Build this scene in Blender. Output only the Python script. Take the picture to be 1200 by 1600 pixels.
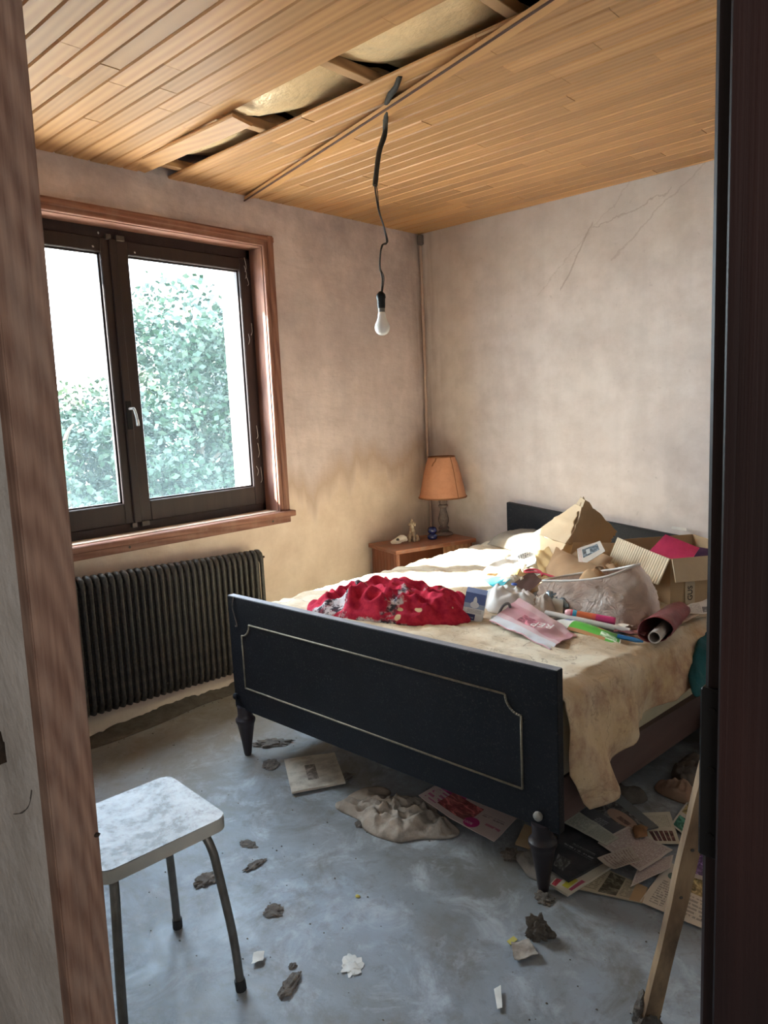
import bpy, bmesh, math, random
from mathutils import Vector, Matrix, noise as mnoise
for _o in list(bpy.data.objects): bpy.data.objects.remove(_o, do_unlink=True)
SC = bpy.context.scene
COL = SC.collection
R = math.radians
V = Vector
# ------------------------------------------------------------------ camera
cam = bpy.data.cameras.new('camera'); camo = bpy.data.objects.new('camera', cam); COL.objects.link(camo)
cam.sensor_fit = 'HORIZONTAL'; cam.sensor_width = 36.0; cam.lens = 1143.75/1200*36.0; cam.clip_start = .02
def cam_axes(yaw, pit, rol):
    f = V((-math.sin(yaw)*math.cos(pit), math.cos(yaw)*math.cos(pit), -math.sin(pit)))
    r = V((math.cos(yaw), math.sin(yaw), 0)); d = f.cross(r)
    c, s = math.cos(rol), math.sin(rol)
    return c*r+s*d, -s*r+c*d, f
_r, _d, _f = cam_axes(R(42.7788), R(7.9229), R(2.5978))
camo.matrix_world = Matrix.Translation((3.105, -3.808, 1.3964)) @ Matrix((_r, -_d, -_f)).transposed().to_4x4()
SC.camera = camo
# ------------------------------------------------------------------ world, sun, exposure
W = bpy.data.worlds.new('World'); SC.world = W; W.use_nodes = True
def world_nodes():
    nt = W.node_tree; nt.nodes.clear()
    tc = nt.nodes.new('ShaderNodeTexCoord'); nz = nt.nodes.new('ShaderNodeTexNoise')
    nz.inputs['Scale'].default_value = 2.2; nz.inputs['Detail'].default_value = 6
    mp = nt.nodes.new('ShaderNodeMapping'); mp.inputs['Scale'].default_value = (1, 1, 3)
    rp = nt.nodes.new('ShaderNodeValToRGB')
    rp.color_ramp.elements[0].position = .40; rp.color_ramp.elements[0].color = (.58, .76, 1, 1)
    rp.color_ramp.elements[1].position = .62; rp.color_ramp.elements[1].color = (1, .98, .95, 1)
    bg = nt.nodes.new('ShaderNodeBackground'); bg.inputs['Strength'].default_value = 3.6
    out = nt.nodes.new('ShaderNodeOutputWorld')
    L = nt.links.new
    L(tc.outputs['Generated'], mp.inputs['Vector']); L(mp.outputs['Vector'], nz.inputs['Vector'])
    L(nz.outputs['Fac'], rp.inputs['Fac']); L(rp.outputs['Color'], bg.inputs['Color']); L(bg.outputs['Background'], out.inputs['Surface'])
world_nodes()
SUN_DIR = V((1.0, 1.08, -1.0)).normalized()
sl = bpy.data.lights.new('sun', 'SUN'); sl.energy = 10.0; sl.angle = R(1.2); sl.color = (1, .95, .86)
so = bpy.data.objects.new('sun', sl); COL.objects.link(so); so.rotation_euler = SUN_DIR.to_track_quat('-Z', 'Y').to_euler(); so.location = (-6, -9, 8)
def area(name, loc, aim, sx, sy, power, color=(1, 1, 1), portal=False):
    l = bpy.data.lights.new(name, 'AREA'); l.shape = 'RECTANGLE'; l.size = sx; l.size_y = sy; l.energy = power; l.color = color
    o = bpy.data.objects.new(name, l); COL.objects.link(o); o.location = loc
    o.rotation_euler = (V(aim)-V(loc)).to_track_quat('-Z', 'Y').to_euler()
    if portal: l.cycles.is_portal = True
    return o
area('window_portal', (-.34, -2.07, 1.58), (1, -2.07, 1.58), 1.7, 1.5, 1, portal=True)
area('hall_fill', (4.3, -4.75, 1.7), (2.2, -3.9, 1.3), .9, 1.1, 4.0, (.95, .97, 1))  # added fill light in the closed, unseen hall, for the plaster and left jamb
SC.view_settings.view_transform = 'Standard'; SC.view_settings.look = 'None'
SC.view_settings.gamma = 1; SC.view_settings.use_curve_mapping = False
SC.view_settings.exposure = 2.95
try: SC.cycles.max_bounces = 10; SC.cycles.diffuse_bounces = 6; SC.cycles.transparent_max_bounces = 16
except Exception: pass
# ------------------------------------------------------------------ material helpers
class NT:
    def __init__(s, name):
        s.m = bpy.data.materials.new(name); s.m.use_nodes = True; s.t = s.m.node_tree; s.t.nodes.clear()
        s.out = s.n('ShaderNodeOutputMaterial'); s.b = s.n('ShaderNodeBsdfPrincipled'); s.l(s.b.outputs[0], s.out.inputs[0])
        s.tc = s.n('ShaderNodeTexCoord')
    def n(s, t): return s.t.nodes.new(t)
    def l(s, a, b): s.t.links.new(a, b)
    def set(s, i, v):
        if hasattr(v, 'is_output') or isinstance(v, bpy.types.NodeSocket): s.l(v, i)
        else: i.default_value = v
    def coord(s, scale=(1, 1, 1), kind='Object', rand=0, loc=(0, 0, 0)):
        mp = s.n('ShaderNodeMapping'); mp.inputs['Scale'].default_value = scale; mp.inputs['Location'].default_value = loc
        if kind == 'World':
            ge = s.n('ShaderNodeNewGeometry'); s.l(ge.outputs['Position'], mp.inputs['Vector'])
        else: s.l(s.tc.outputs[kind], mp.inputs['Vector'])
        if rand:
            oi = s.n('ShaderNodeObjectInfo'); m = s.math('MULTIPLY', oi.outputs['Random'], rand)
            cb = s.n('ShaderNodeCombineXYZ'); s.l(m, cb.inputs[0]); s.l(m, cb.inputs[1]); s.l(m, cb.inputs[2]); s.l(cb.outputs[0], mp.inputs['Location'])
        return mp.outputs[0]
    def noise(s, vec, scale=5, detail=4, rough=.55, dist=0):
        nz = s.n('ShaderNodeTexNoise'); s.l(vec, nz.inputs['Vector']); nz.inputs['Scale'].default_value = scale
        nz.inputs['Detail'].default_value = detail; nz.inputs['Roughness'].default_value = rough; nz.inputs['Distortion'].default_value = dist
        return nz.outputs['Fac']
    def math(s, op, a, b=0., c=0., clamp=False):
        m = s.n('ShaderNodeMath'); m.operation = op; m.use_clamp = clamp
        s.set(m.inputs[0], a); s.set(m.inputs[1], b); s.set(m.inputs[2], c); return m.outputs[0]
    def ramp(s, fac, stops, interp='LINEAR'):
        r = s.n('ShaderNodeValToRGB'); e = r.color_ramp; e.interpolation = interp
        while len(e.elements) < len(stops): e.elements.new(.5)
        for k, (p, c) in enumerate(stops):
            e.elements[k].position = p; e.elements[k].color = (*c, 1) if len(c) == 3 else c
        s.l(fac, r.inputs['Fac']); return r.outputs['Color']
    def rng(s, v, a, b, lo=0., hi=1.):
        m = s.n('ShaderNodeMapRange'); m.clamp = True; s.set(m.inputs['Value'], v)
        m.inputs['From Min'].default_value = a; m.inputs['From Max'].default_value = b; m.inputs['To Min'].default_value = lo; m.inputs['To Max'].default_value = hi
        return m.outputs[0]
    def mix(s, fac, a, b, mode='MIX'):
        m = s.n('ShaderNodeMix'); m.data_type = 'RGBA'; m.blend_type = mode; s.set(m.inputs[0], fac)
        for i, v in ((6, a), (7, b)):
            if isinstance(v, tuple): v = (*v[:3], 1)
            s.set(m.inputs[i], v)
        return m.outputs[2]
    def xyz(s, vec):
        x = s.n('ShaderNodeSeparateXYZ'); s.l(vec, x.inputs[0]); return x.outputs
    def bump(s, h, strength=.3, dist=.01):
        b = s.n('ShaderNodeBump'); b.inputs['Strength'].default_value = strength; b.inputs['Distance'].default_value = dist
        s.l(h, b.inputs['Height']); s.l(b.outputs[0], s.b.inputs['Normal'])
    def fin(s, color, rough=.8, metal=0., spec=.5):
        s.set(s.b.inputs['Base Color'], (*color, 1) if isinstance(color, tuple) else color)
        s.set(s.b.inputs['Roughness'], rough); s.b.inputs['Metallic'].default_value = metal
        s.b.inputs['Specular IOR Level'].default_value = spec
        return s.m
_mc = {}
def plain(name, c1, c2=None, scale=8, rough=.8, bump=.15, bscale=30, metal=0., spec=.4, stretch=(1, 1, 1), contrast=.25, bdist=.01, dust=0., dustc=(.35, .31, .27)):
    if name in _mc: return _mc[name]
    t = NT(name); vec = t.coord(stretch)
    c2 = c2 or tuple(x*.75 for x in c1)
    f = t.noise(vec, scale, 5)
    col = t.mix(t.rng(f, .5-contrast, .5+contrast), c2, c1)
    if dust: col = t.mix(t.math('MULTIPLY', t.rng(t.noise(vec, scale*3.1, 7, .7), .45, .7), dust), col, dustc)
    if bump: t.bump(t.noise(vec, bscale, 6, .6), bump, bdist)
    _mc[name] = t.fin(col, rough, metal, spec); return _mc[name]
def wood(name, dark, light, axis=0, grain=26, rough=.5, rand=7., hue=.25, spec=.4, rings=True, worn=None, ct=(.22, .72), rs=5.5, rw=.35):
    if name in _mc: return _mc[name]
    t = NT(name); sc = [grain]*3; sc[axis] = 1.1
    vec = t.coord(tuple(sc), rand=rand)
    g = t.noise(vec, 1.0, 6, .62, .35)
    sc2 = [rs]*3; sc2[axis] = rs*.1
    v2 = t.coord(tuple(sc2), rand=rand)
    w = t.n('ShaderNodeTexWave'); w.wave_type = 'RINGS'; w.inputs['Scale'].default_value = 2.3; w.inputs['Distortion'].default_value = 5; w.inputs['Detail'].default_value = 2; w.inputs['Detail Scale'].default_value = .7
    t.l(v2, w.inputs['Vector'])
    k = t.math('ADD', t.math('MULTIPLY', g, .65), t.math('MULTIPLY', w.outputs['Fac'], rw if rings else 0))
    col = t.mix(t.rng(k, *ct), dark, light)
    oi = t.n('ShaderNodeObjectInfo')
    hs = t.n('ShaderNodeHueSaturation'); t.l(col, hs.inputs['Color'])
    t.l(t.rng(oi.outputs['Random'], 0, 1, 1-hue, 1+hue*.6), hs.inputs['Value'])
    col = hs.outputs[0]
    if worn: col = t.mix(t.math('MULTIPLY', t.rng(t.noise(t.coord((3+rs*.4, 3+rs*.4, 1.2+rs*.08)), 2.2, 6, .65), .45, .68), worn[1]), col, worn[0])
    t.bump(g, .18, .004)
    _mc[name] = t.fin(col, rough, 0, spec); return _mc[name]
def printed(name, paper, rects=(), ink=(.1, .1, .1), dirt=.25, rough=.55, dirtc=(.3, .25, .2)):
    """flat print on a sheet: rects = (u0,v0,u1,v1,colour,mode) with mode solid / text / photo"""
    t = NT(name); uv = t.coord((1, 1, 1), 'UV'); x = t.xyz(uv)
    col = t.mix(0., paper, paper)
    for (u0, v0, u1, v1, c, mode) in rects:
        m = t.math('MULTIPLY', t.math('GREATER_THAN', x[0], u0), t.math('LESS_THAN', x[0], u1))
        m = t.math('MULTIPLY', m, t.math('MULTIPLY', t.math('GREATER_THAN', x[1], v0), t.math('LESS_THAN', x[1], v1)))
        cc = c
        if mode.startswith('text'):
            nl = float(mode[4:] or 30)
            ln = t.math('GREATER_THAN', t.math('FRACT', t.math('MULTIPLY', x[1], nl)), .45)
            wd = t.math('GREATER_THAN', t.noise(t.coord((nl*1.6, nl*.5, 1), 'UV'), 1.0, 3), .46)
            m = t.math('MULTIPLY', m, t.math('MULTIPLY', ln, t.math('MULTIPLY', wd, .8)))
        elif mode == 'photo':
            f = t.noise(t.coord((6, 6, 1), 'UV', loc=(u0*7, v0*9, 0)), 1.2, 5, .6, 1.2)
            c2 = tuple(min(1, a*2.6+.08) for a in c); c3 = tuple(a*.25 for a in c)
            cc = t.ramp(f, [(.3, c3), (.5, c), (.68, c2)])
        elif mode == 'oval':
            du = t.math('DIVIDE', t.math('SUBTRACT', x[0], (u0+u1)/2), (u1-u0)/2); dv = t.math('DIVIDE', t.math('SUBTRACT', x[1], (v0+v1)/2), (v1-v0)/2)
            m = t.math('LESS_THAN', t.math('ADD', t.math('MULTIPLY', du, du), t.math('MULTIPLY', dv, dv)), 1.)
        col = t.mix(m, col, cc)
    d = t.noise(t.coord((1, 1, 1)), 14, 6, .65)
    col = t.mix(t.math('MULTIPLY', t.rng(d, .42, .72), dirt), col, dirtc)
    t.bump(t.noise(t.coord(), 18, 3), .12, .01)
    return t.fin(col, rough, 0, .35)
# ------------------------------------------------------------------ mesh helpers
def tagit(o, label=None, cat=None, group=None, kind=None):
    if label: o['label'] = label
    if cat: o['category'] = cat
    if group: o['group'] = group
    if kind: o['kind'] = kind
    return o
def thing(name, loc, label, cat, group=None, kind=None):
    o = bpy.data.objects.new(name, None); COL.objects.link(o); o.location = loc; o.empty_display_size = .05
    return tagit(o, label, cat, group, kind)
def wloc(o):
    p = V((0, 0, 0))
    while o: p = p + o.location; o = o.parent
    return p
def mk(name, verts, faces, mat, parent=None, smooth=False, uvs=None, sharp=None):
    """verts in world space; top-level meshes get their origin at the base centre"""
    vs = [V(v) for v in verts]
    if parent: org = wloc(parent)
    else:
        lo = V([min(v[i] for v in vs) for i in range(3)]); hi = V([max(v[i] for v in vs) for i in range(3)])
        org = V(((lo.x+hi.x)/2, (lo.y+hi.y)/2, lo.z))
    me = bpy.data.meshes.new(name); me.from_pydata([v-org for v in vs], [], faces); me.update()
    if smooth:
        me.polygons.foreach_set('use_smooth', [True]*len(me.polygons))
        if sharp is not None:
            try: me.set_sharp_from_angle(angle=R(sharp))
            except Exception: pass
    if uvs:
        ul = me.uv_layers.new(name='UVMap')
        for p in me.polygons:
            for li in p.loop_indices: ul.data[li].uv = uvs[me.loops[li].vertex_index]
    o = bpy.data.objects.new(name, me); COL.objects.link(o)
    if parent: o.parent = parent
    else: o.location = org
    if mat: me.materials.append(mat)
    return o
def bmk(name, bm, mat, parent=None, smooth=False, sharp=35):
    bm.verts.ensure_lookup_table()
    for i, v in enumerate(bm.verts): v.index = i
    vs = [v.co.copy() for v in bm.verts]; fs = [[v.index for v in f.verts] for f in bm.faces]; bm.free()
    return mk(name, vs, fs, mat, parent, smooth, sharp=sharp)
def abox(bm, lo, hi, bev=0, mtx=None, seg=1):
    r = bmesh.ops.create_cube(bm, size=1)
    vs = r['verts']; lo = V(lo); hi = V(hi)
    for v in vs: v.co = V([lo[i]+(v.co[i]+.5)*(hi[i]-lo[i]) for i in range(3)])
    if bev:
        es = list({e for v in vs for e in v.link_edges})
        r2 = bmesh.ops.bevel(bm, geom=es, offset=bev, segments=seg, affect='EDGES', profile=.5)
        vs = list({v for f in r2['faces'] for v in f.verts} | {v for v in vs if v.is_valid})
    if mtx:
        for v in vs: v.co = mtx @ v.co
    return vs
def box(name, lo, hi, mat, parent=None, bev=.003, mtx=None, smooth=False, seg=1):
    bm = bmesh.new(); abox(bm, lo, hi, bev, mtx, seg); return bmk(name, bm, mat, parent, smooth)
def lathe_v(prof, n=24, mtx=None):
    vs, fs = [], []
    for r, z in prof:
        for k in range(n):
            a = 2*math.pi*k/n; vs.append(V((r*math.cos(a), r*math.sin(a), z)))
    m = len(prof)
    for i in range(m-1):
        for k in range(n):
            k2 = (k+1) % n; fs.append([i*n+k, i*n+k2, (i+1)*n+k2, (i+1)*n+k])
    if prof[0][0] > 1e-5: fs.append(list(range(n))[::-1])
    if prof[-1][0] > 1e-5: fs.append([(m-1)*n+k for k in range(n)])
    if mtx: vs = [mtx @ v for v in vs]
    return vs, fs
def lathe(name, prof, loc, mat, parent=None, n=24, mtx=None, sharp=40):
    M4 = Matrix.Translation(loc) @ (mtx or Matrix())
    vs, fs = lathe_v(prof, n, M4); return mk(name, vs, fs, mat, parent, True, sharp=sharp)
def tube_v(pts, r, n=8, closed=False):
    pts = [V(p) for p in pts]; rs = r if isinstance(r, (list, tuple)) else [r]*len(pts)
    vs, fs = [], []; N = len(pts); up = None
    for i, p in enumerate(pts):
        a = pts[(i-1) % N] if (i > 0 or closed) else p; b = pts[(i+1) % N] if (i < N-1 or closed) else p
        t = (b-a).normalized()
        if up is None:
            up = V((0, 0, 1)) if abs(t.z) < .9 else V((1, 0, 0))
        s = t.cross(up); s = s.normalized() if s.length > 1e-6 else V((1, 0, 0)); up = s.cross(t).normalized()
        for k in range(n):
            q = 2*math.pi*k/n; vs.append(p+rs[i]*(math.cos(q)*s+math.sin(q)*up))
    for i in range(N if closed else N-1):
        j = (i+1) % N
        for k in range(n):
            k2 = (k+1) % n; fs.append([i*n+k, i*n+k2, j*n+k2, j*n+k])
    if not closed: fs.append(list(range(n))[::-1]); fs.append([(N-1)*n+k for k in range(n)])
    return vs, fs
def tube(name, pts, r, mat, parent=None, n=8, closed=False):
    vs, fs = tube_v(pts, r, n, closed); return mk(name, vs, fs, mat, parent, True, sharp=50)
def smooth_pts(pts, k=6):
    """Catmull-Rom through pts"""
    P = [V(p) for p in pts]; out = []
    for i in range(len(P)-1):
        p0 = P[max(i-1, 0)]; p1 = P[i]; p2 = P[i+1]; p3 = P[min(i+2, len(P)-1)]
        for j in range(k):
            t = j/k
            out.append(.5*((2*p1)+(p2-p0)*t+(2*p0-5*p1+4*p2-p3)*t*t+(3*p1-p0-3*p2+p3)*t**3))
    out.append(P[-1]); return out
def nz(x, y, z=0., s=1.): return mnoise.noise(V((x*s, y*s, z*s+17.3)))
def rid(x, y, z=0., s=1.): return 1-2*abs(mnoise.noise(V((x*s, y*s, z*s+5.7))))
def grid_faces(nu, nv, flip=False):
    fs = []
    for i in range(nu-1):
        for j in range(nv-1):
            f = [i*nv+j, (i+1)*nv+j, (i+1)*nv+j+1, i*nv+j+1]; fs.append(f[::-1] if flip else f)
    return fs
def thick_grid(P, nu, nv, th):
    """P: nu*nv points -> closed thin slab below the surface (th along local normal)"""
    fs = grid_faces(nu, nv); nrm = [V((0, 0, 0)) for _ in P]
    for f in fs:
        n = (P[f[1]]-P[f[0]]).cross(P[f[3]]-P[f[0]])
        for i in f: nrm[i] += n
    nrm = [n.normalized() if n.length > 1e-12 else V((0, 0, 1)) for n in nrm]
    vs = list(P)+[p-n*th for p, n in zip(P, nrm)]; o = len(P)
    allf = fs+[[i+o for i in f[::-1]] for f in fs]
    edge = [i*nv for i in range(nu)]+[(nu-1)*nv+j for j in range(1, nv)]+[i*nv+nv-1 for i in range(nu-2, -1, -1)]+[j for j in range(nv-2, 0, -1)]
    for a, b in zip(edge, edge[1:]+edge[:1]): allf.append([b, a, a+o, b+o])
    return vs, allf
def sheet(name, c, mat, parent=None, n=10, m=10, wob=.004, ws=9, th=.0012, seed=0, bend=None, smooth=True, torn=0.):
    """paper-like sheet from four corners c00 c10 c11 c01"""
    c = [V(p) for p in c]; P = []; uv = []
    up = (c[1]-c[0]).cross(c[3]-c[0]).normalized()
    for i in range(n):
        u = i/(n-1)
        for j in range(m):
            v = j/(m-1)
            if torn:
                uu = u+torn*nz(v*9, seed+3.1)*((u < .01)+(u > .99)); vv = v+torn*nz(u*9, seed+8.1)*((v < .01)+(v > .99))
            else: uu, vv = u, v
            p = c[0]*(1-uu)*(1-vv)+c[1]*uu*(1-vv)+c[2]*uu*vv+c[3]*(1-uu)*vv
            d = wob*(nz(p.x, p.y, seed, ws)+.5*nz(p.x, p.y, seed+4, ws*2.3)) + wob
            if bend: d += bend(u, v)
            P.append(p+up*d); uv.append((u, v))
    vs, fs = thick_grid(P, n, m, th)
    return mk(name, vs, fs, mat, parent, smooth, uvs=uv+uv, sharp=60)
def heap(name, cx, cy, rx, ry, rot, h, base, mat, seed=0, n=40, rings=16, amp=.03, s=7, parent=None, irr=.18, edge=.008, sk=1.0):
    """rumpled cloth / rag heap over a base-height function, closed underneath"""
    P = []; uv = []; cr, sr = math.cos(rot), math.sin(rot)
    def at(a, t):
        k = 1+irr*(nz(math.cos(a)*1.3, math.sin(a)*1.3, seed)*2)
        x0 = rx*k*t*math.cos(a); y0 = ry*k*t*math.sin(a)
        return cx+x0*cr-y0*sr, cy+x0*sr+y0*cr
    def hh(x, y, t):
        e = max(0, 1-t**2.2)
        f = h*(e**.6)*(.72+.5*nz(x, y, seed, s*.45))
        f += amp*(rid(x*sk, y, seed, s)*.6+.5*rid(x, y*sk, seed+3, s*1.9)+.3*nz(x, y, seed+6, s*4))*(.25+.75*min(1, (1-t)*3))
        return max(f, 0)+edge*(1-.7*t)
    x, y = at(0, 0); vs = [V((cx, cy, base(cx, cy)+hh(cx, cy, 0)))]
    for i in range(1, rings+1):
        t = i/rings
        for k in range(n):
            a = 2*math.pi*k/n; x, y = at(a, t); vs.append(V((x, y, base(x, y)+hh(x, y, t))))
    fs = [[0, 1+k, 1+(k+1) % n] for k in range(n)]
    for i in range(rings-1):
        for k in range(n):
            k2 = (k+1) % n; a = 1+i*n; fs.append([a+k, a+n+k, a+n+k2, a+k2])
    o = len(vs); last = 1+(rings-1)*n
    for k in range(n):
        p = vs[last+k]; vs.append(V((p.x, p.y, base(p.x, p.y)+.001)))
    for k in range(n): k2 = (k+1) % n; fs.append([last+k, o+k, o+k2, last+k2])
    fs.append([o+k for k in range(n)][::-1])
    return mk(name, vs, fs, mat, parent, True)
def clump(name, loc, r, mat, seed=0, sq=(1, 1, .5), amp=.45, parent=None, sub=3, fs=2.2):
    bm = bmesh.new(); bmesh.ops.create_icosphere(bm, subdivisions=sub, radius=1)
    rot = Matrix.Rotation(seed*1.7, 3, 'Z')
    for v in bm.verts:
        d = v.co.normalized(); k = 1+amp*nz(d.x, d.y, d.z+seed*3.3, fs)*1.6+amp*.5*nz(d.x, d.y, d.z+seed, fs*3)
        p = d*k; v.co = rot @ V((p.x*sq[0]*r, p.y*sq[1]*r, max(p.z, -.45)*sq[2]*r))
    zmin = min(v.co.z for v in bm.verts)
    for v in bm.verts: v.co += V((loc[0], loc[1], loc[2]-zmin))
    return bmk(name, bm, mat, parent, True, sharp=70)
def poly_prism(name, pts, nrm, th, mat, parent=None):
    n = len(pts); a = [V(p) for p in pts]; b = [p+V(nrm)*th for p in a]
    fs = [list(range(n)), [n+k for k in range(n)][::-1]]+[[(k+1) % n, k, n+k, n+(k+1) % n] for k in range(n)]
    return mk(name, a+b, fs, mat, parent)
def text_mesh(name, body, size, mtx, mat, parent, ext=.0004):
    cu = bpy.data.curves.new(name, 'FONT'); cu.body = body; cu.size = size; cu.extrude = ext; cu.align_x = 'CENTER'; cu.align_y = 'CENTER'; cu.resolution_u = 3
    o = bpy.data.objects.new(name, cu); me = bpy.data.meshes.new_from_object(o); bpy.data.objects.remove(o)
    vs = [mtx @ v.co for v in me.vertices]; fs = [list(p.vertices) for p in me.polygons]
    return mk(name, vs, fs, mat, parent)
def frame_mtx(o, x, y):
    x = V(x).normalized(); z = x.cross(V(y)).normalized(); y = z.cross(x)
    m = Matrix((x, y, z)).transposed().to_4x4(); m.translation = V(o); return m
random.seed(4)
#==MATERIALS==
def m_wall(name, base, stainc, damp):
    t = NT(name); p = t.coord(kind='World'); x = t.xyz(p)
    big = t.noise(p, 1.3, 5, .6); mid = t.noise(p, 5, 6, .65); fine = t.noise(p, 26, 5, .7)
    col = t.mix(t.rng(big, .35, .68), tuple(c*.80 for c in base), base)
    col = t.mix(t.math('MULTIPLY', t.rng(mid, .40, .68), .5), col, tuple(c*.78 for c in stainc))
    streak = t.noise(t.coord((14, 14, .8), 'World'), 1, 4, .6)
    col = t.mix(t.math('MULTIPLY', t.rng(streak, .45, .7), .28), col, tuple(c*.7 for c in base))
    col = t.mix(t.math('MULTIPLY', t.rng(fine, .62, .75), .45), col, tuple(c*.55 for c in stainc))
    return t, p, x, big, mid, fine, col
def wall_window_mat():
    t, p, x, big, mid, fine, col = m_wall('plaster_window_wall', (.74, .625, .60), (.52, .42, .40), True)
    # damp stain low on the wall with a wavy upper edge, dirty soot high up
    line = t.math('ADD', x[2], t.math('MULTIPLY', t.math('SUBTRACT', t.noise(t.coord((0, 1.6, .3), 'World'), 2, 4), .5), .8))
    damp = t.rng(line, .95, 1.12, 1, 0)
    col = t.mix(t.math('MULTIPLY', damp, .8), col, t.mix(t.rng(mid, .35, .65), (.60, .46, .35), (.76, .62, .50)))
    edge = t.math('MULTIPLY', t.rng(line, .98, 1.06), t.rng(line, 1.06, 1.2, 1, 0))
    col = t.mix(t.math('MULTIPLY', edge, .5), col, (.38, .25, .15))
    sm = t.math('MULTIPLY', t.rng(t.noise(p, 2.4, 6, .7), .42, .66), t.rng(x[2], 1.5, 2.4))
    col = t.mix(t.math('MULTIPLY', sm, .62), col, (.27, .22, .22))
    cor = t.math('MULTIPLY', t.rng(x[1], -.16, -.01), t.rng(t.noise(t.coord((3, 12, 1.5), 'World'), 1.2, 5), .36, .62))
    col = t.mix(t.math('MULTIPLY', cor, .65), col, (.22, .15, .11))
    h = t.math('ADD', t.math('MULTIPLY', t.noise(t.coord((1, 1, 3), 'World'), 2.5, 5, .6), 1.), t.math('MULTIPLY', fine, .15))
    t.bump(h, .55, .02)
    return t.fin(col, .92, 0, .2)
def wall_bed_mat():
    t, p, x, big, mid, fine, col = m_wall('plaster_bed_wall', (.77, .70, .67), (.56, .475, .44), False)
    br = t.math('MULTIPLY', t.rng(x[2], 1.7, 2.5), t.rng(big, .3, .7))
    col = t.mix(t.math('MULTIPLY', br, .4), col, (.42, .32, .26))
    def crack(x0, z0, sl, a, b, wd, amp, sd, st):
        nzv = t.math('MULTIPLY', t.math('SUBTRACT', t.noise(t.coord((1, 0, 1), 'World', loc=(sd, 0, sd)), 4, 6, .7), .5), amp)
        d = t.math('ABSOLUTE', t.math('ADD', t.math('SUBTRACT', t.math('SUBTRACT', x[2], z0), t.math('MULTIPLY', t.math('SUBTRACT', x[0], x0), sl)), nzv))
        m = t.rng(d, wd*.3, wd, 1, 0)
        return t.math('MULTIPLY', t.math('MULTIPLY', m, st), t.math('MULTIPLY', t.math('GREATER_THAN', x[0], a), t.math('LESS_THAN', x[0], b)))
    for a in ((1.0, 2.02, 1.6, 1.0, 1.2, .012, .10, 1, .7), (1.2, 2.32, .22, 1.2, 1.62, .006, .16, 5, .6), (1.3, 2.14, .75, 1.3, 1.85, .008, .14, 9, .45), (1.0, 2.14, .85, .85, 1.7, .006, .2, 12, .35)):
        col = t.mix(t.math('MULTIPLY', crack(*a), .6), col, (.26, .19, .15))
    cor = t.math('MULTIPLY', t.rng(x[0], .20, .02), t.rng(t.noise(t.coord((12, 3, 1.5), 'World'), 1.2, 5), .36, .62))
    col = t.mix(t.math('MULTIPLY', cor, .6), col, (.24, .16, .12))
    h = t.math('ADD', t.math('MULTIPLY', t.noise(t.coord((1, 1, 2), 'World'), 2.2, 5, .6), 1.), t.math('MULTIPLY', fine, .15))
    t.bump(h, .4, .02)
    return t.fin(col, .92, 0, .2)
def floor_mat():
    t = NT('worn_blue_grey_concrete'); p = t.coord(kind='World'); x = t.xyz(p)
    a = t.noise(p, 1.5, 7, .65, .4); b = t.noise(p, 6, 7, .7, .6); c = t.noise(p, 40, 4, .7)
    col = t.mix(t.rng(a, .38, .62), (.165, .16, .15), (.27, .31, .36))
    col = t.mix(t.math('MULTIPLY', t.rng(b, .50, .66), .85), col, (.40, .435, .475))
    col = t.mix(t.math('MULTIPLY', t.rng(t.noise(p, 17, 8, .75, .5), .52, .64), .5), col, (.15, .14, .128))
    col = t.mix(t.math('MULTIPLY', t.rng(t.noise(p, 3.1, 8, .7, .8), .52, .66), .75), col, (.14, .127, .110))
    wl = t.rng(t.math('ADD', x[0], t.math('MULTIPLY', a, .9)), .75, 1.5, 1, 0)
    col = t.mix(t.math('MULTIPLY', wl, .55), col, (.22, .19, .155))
    col = t.mix(t.math('MULTIPLY', t.rng(c, .64, .74), .7), col, (.09, .08, .07))
    t.bump(t.math('ADD', t.math('MULTIPLY', b, .6), t.math('MULTIPLY', c, .4)), .35, .006)
    return t.fin(col, t.rng(b, .35, .7, .42, .75), 0, .45)
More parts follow.
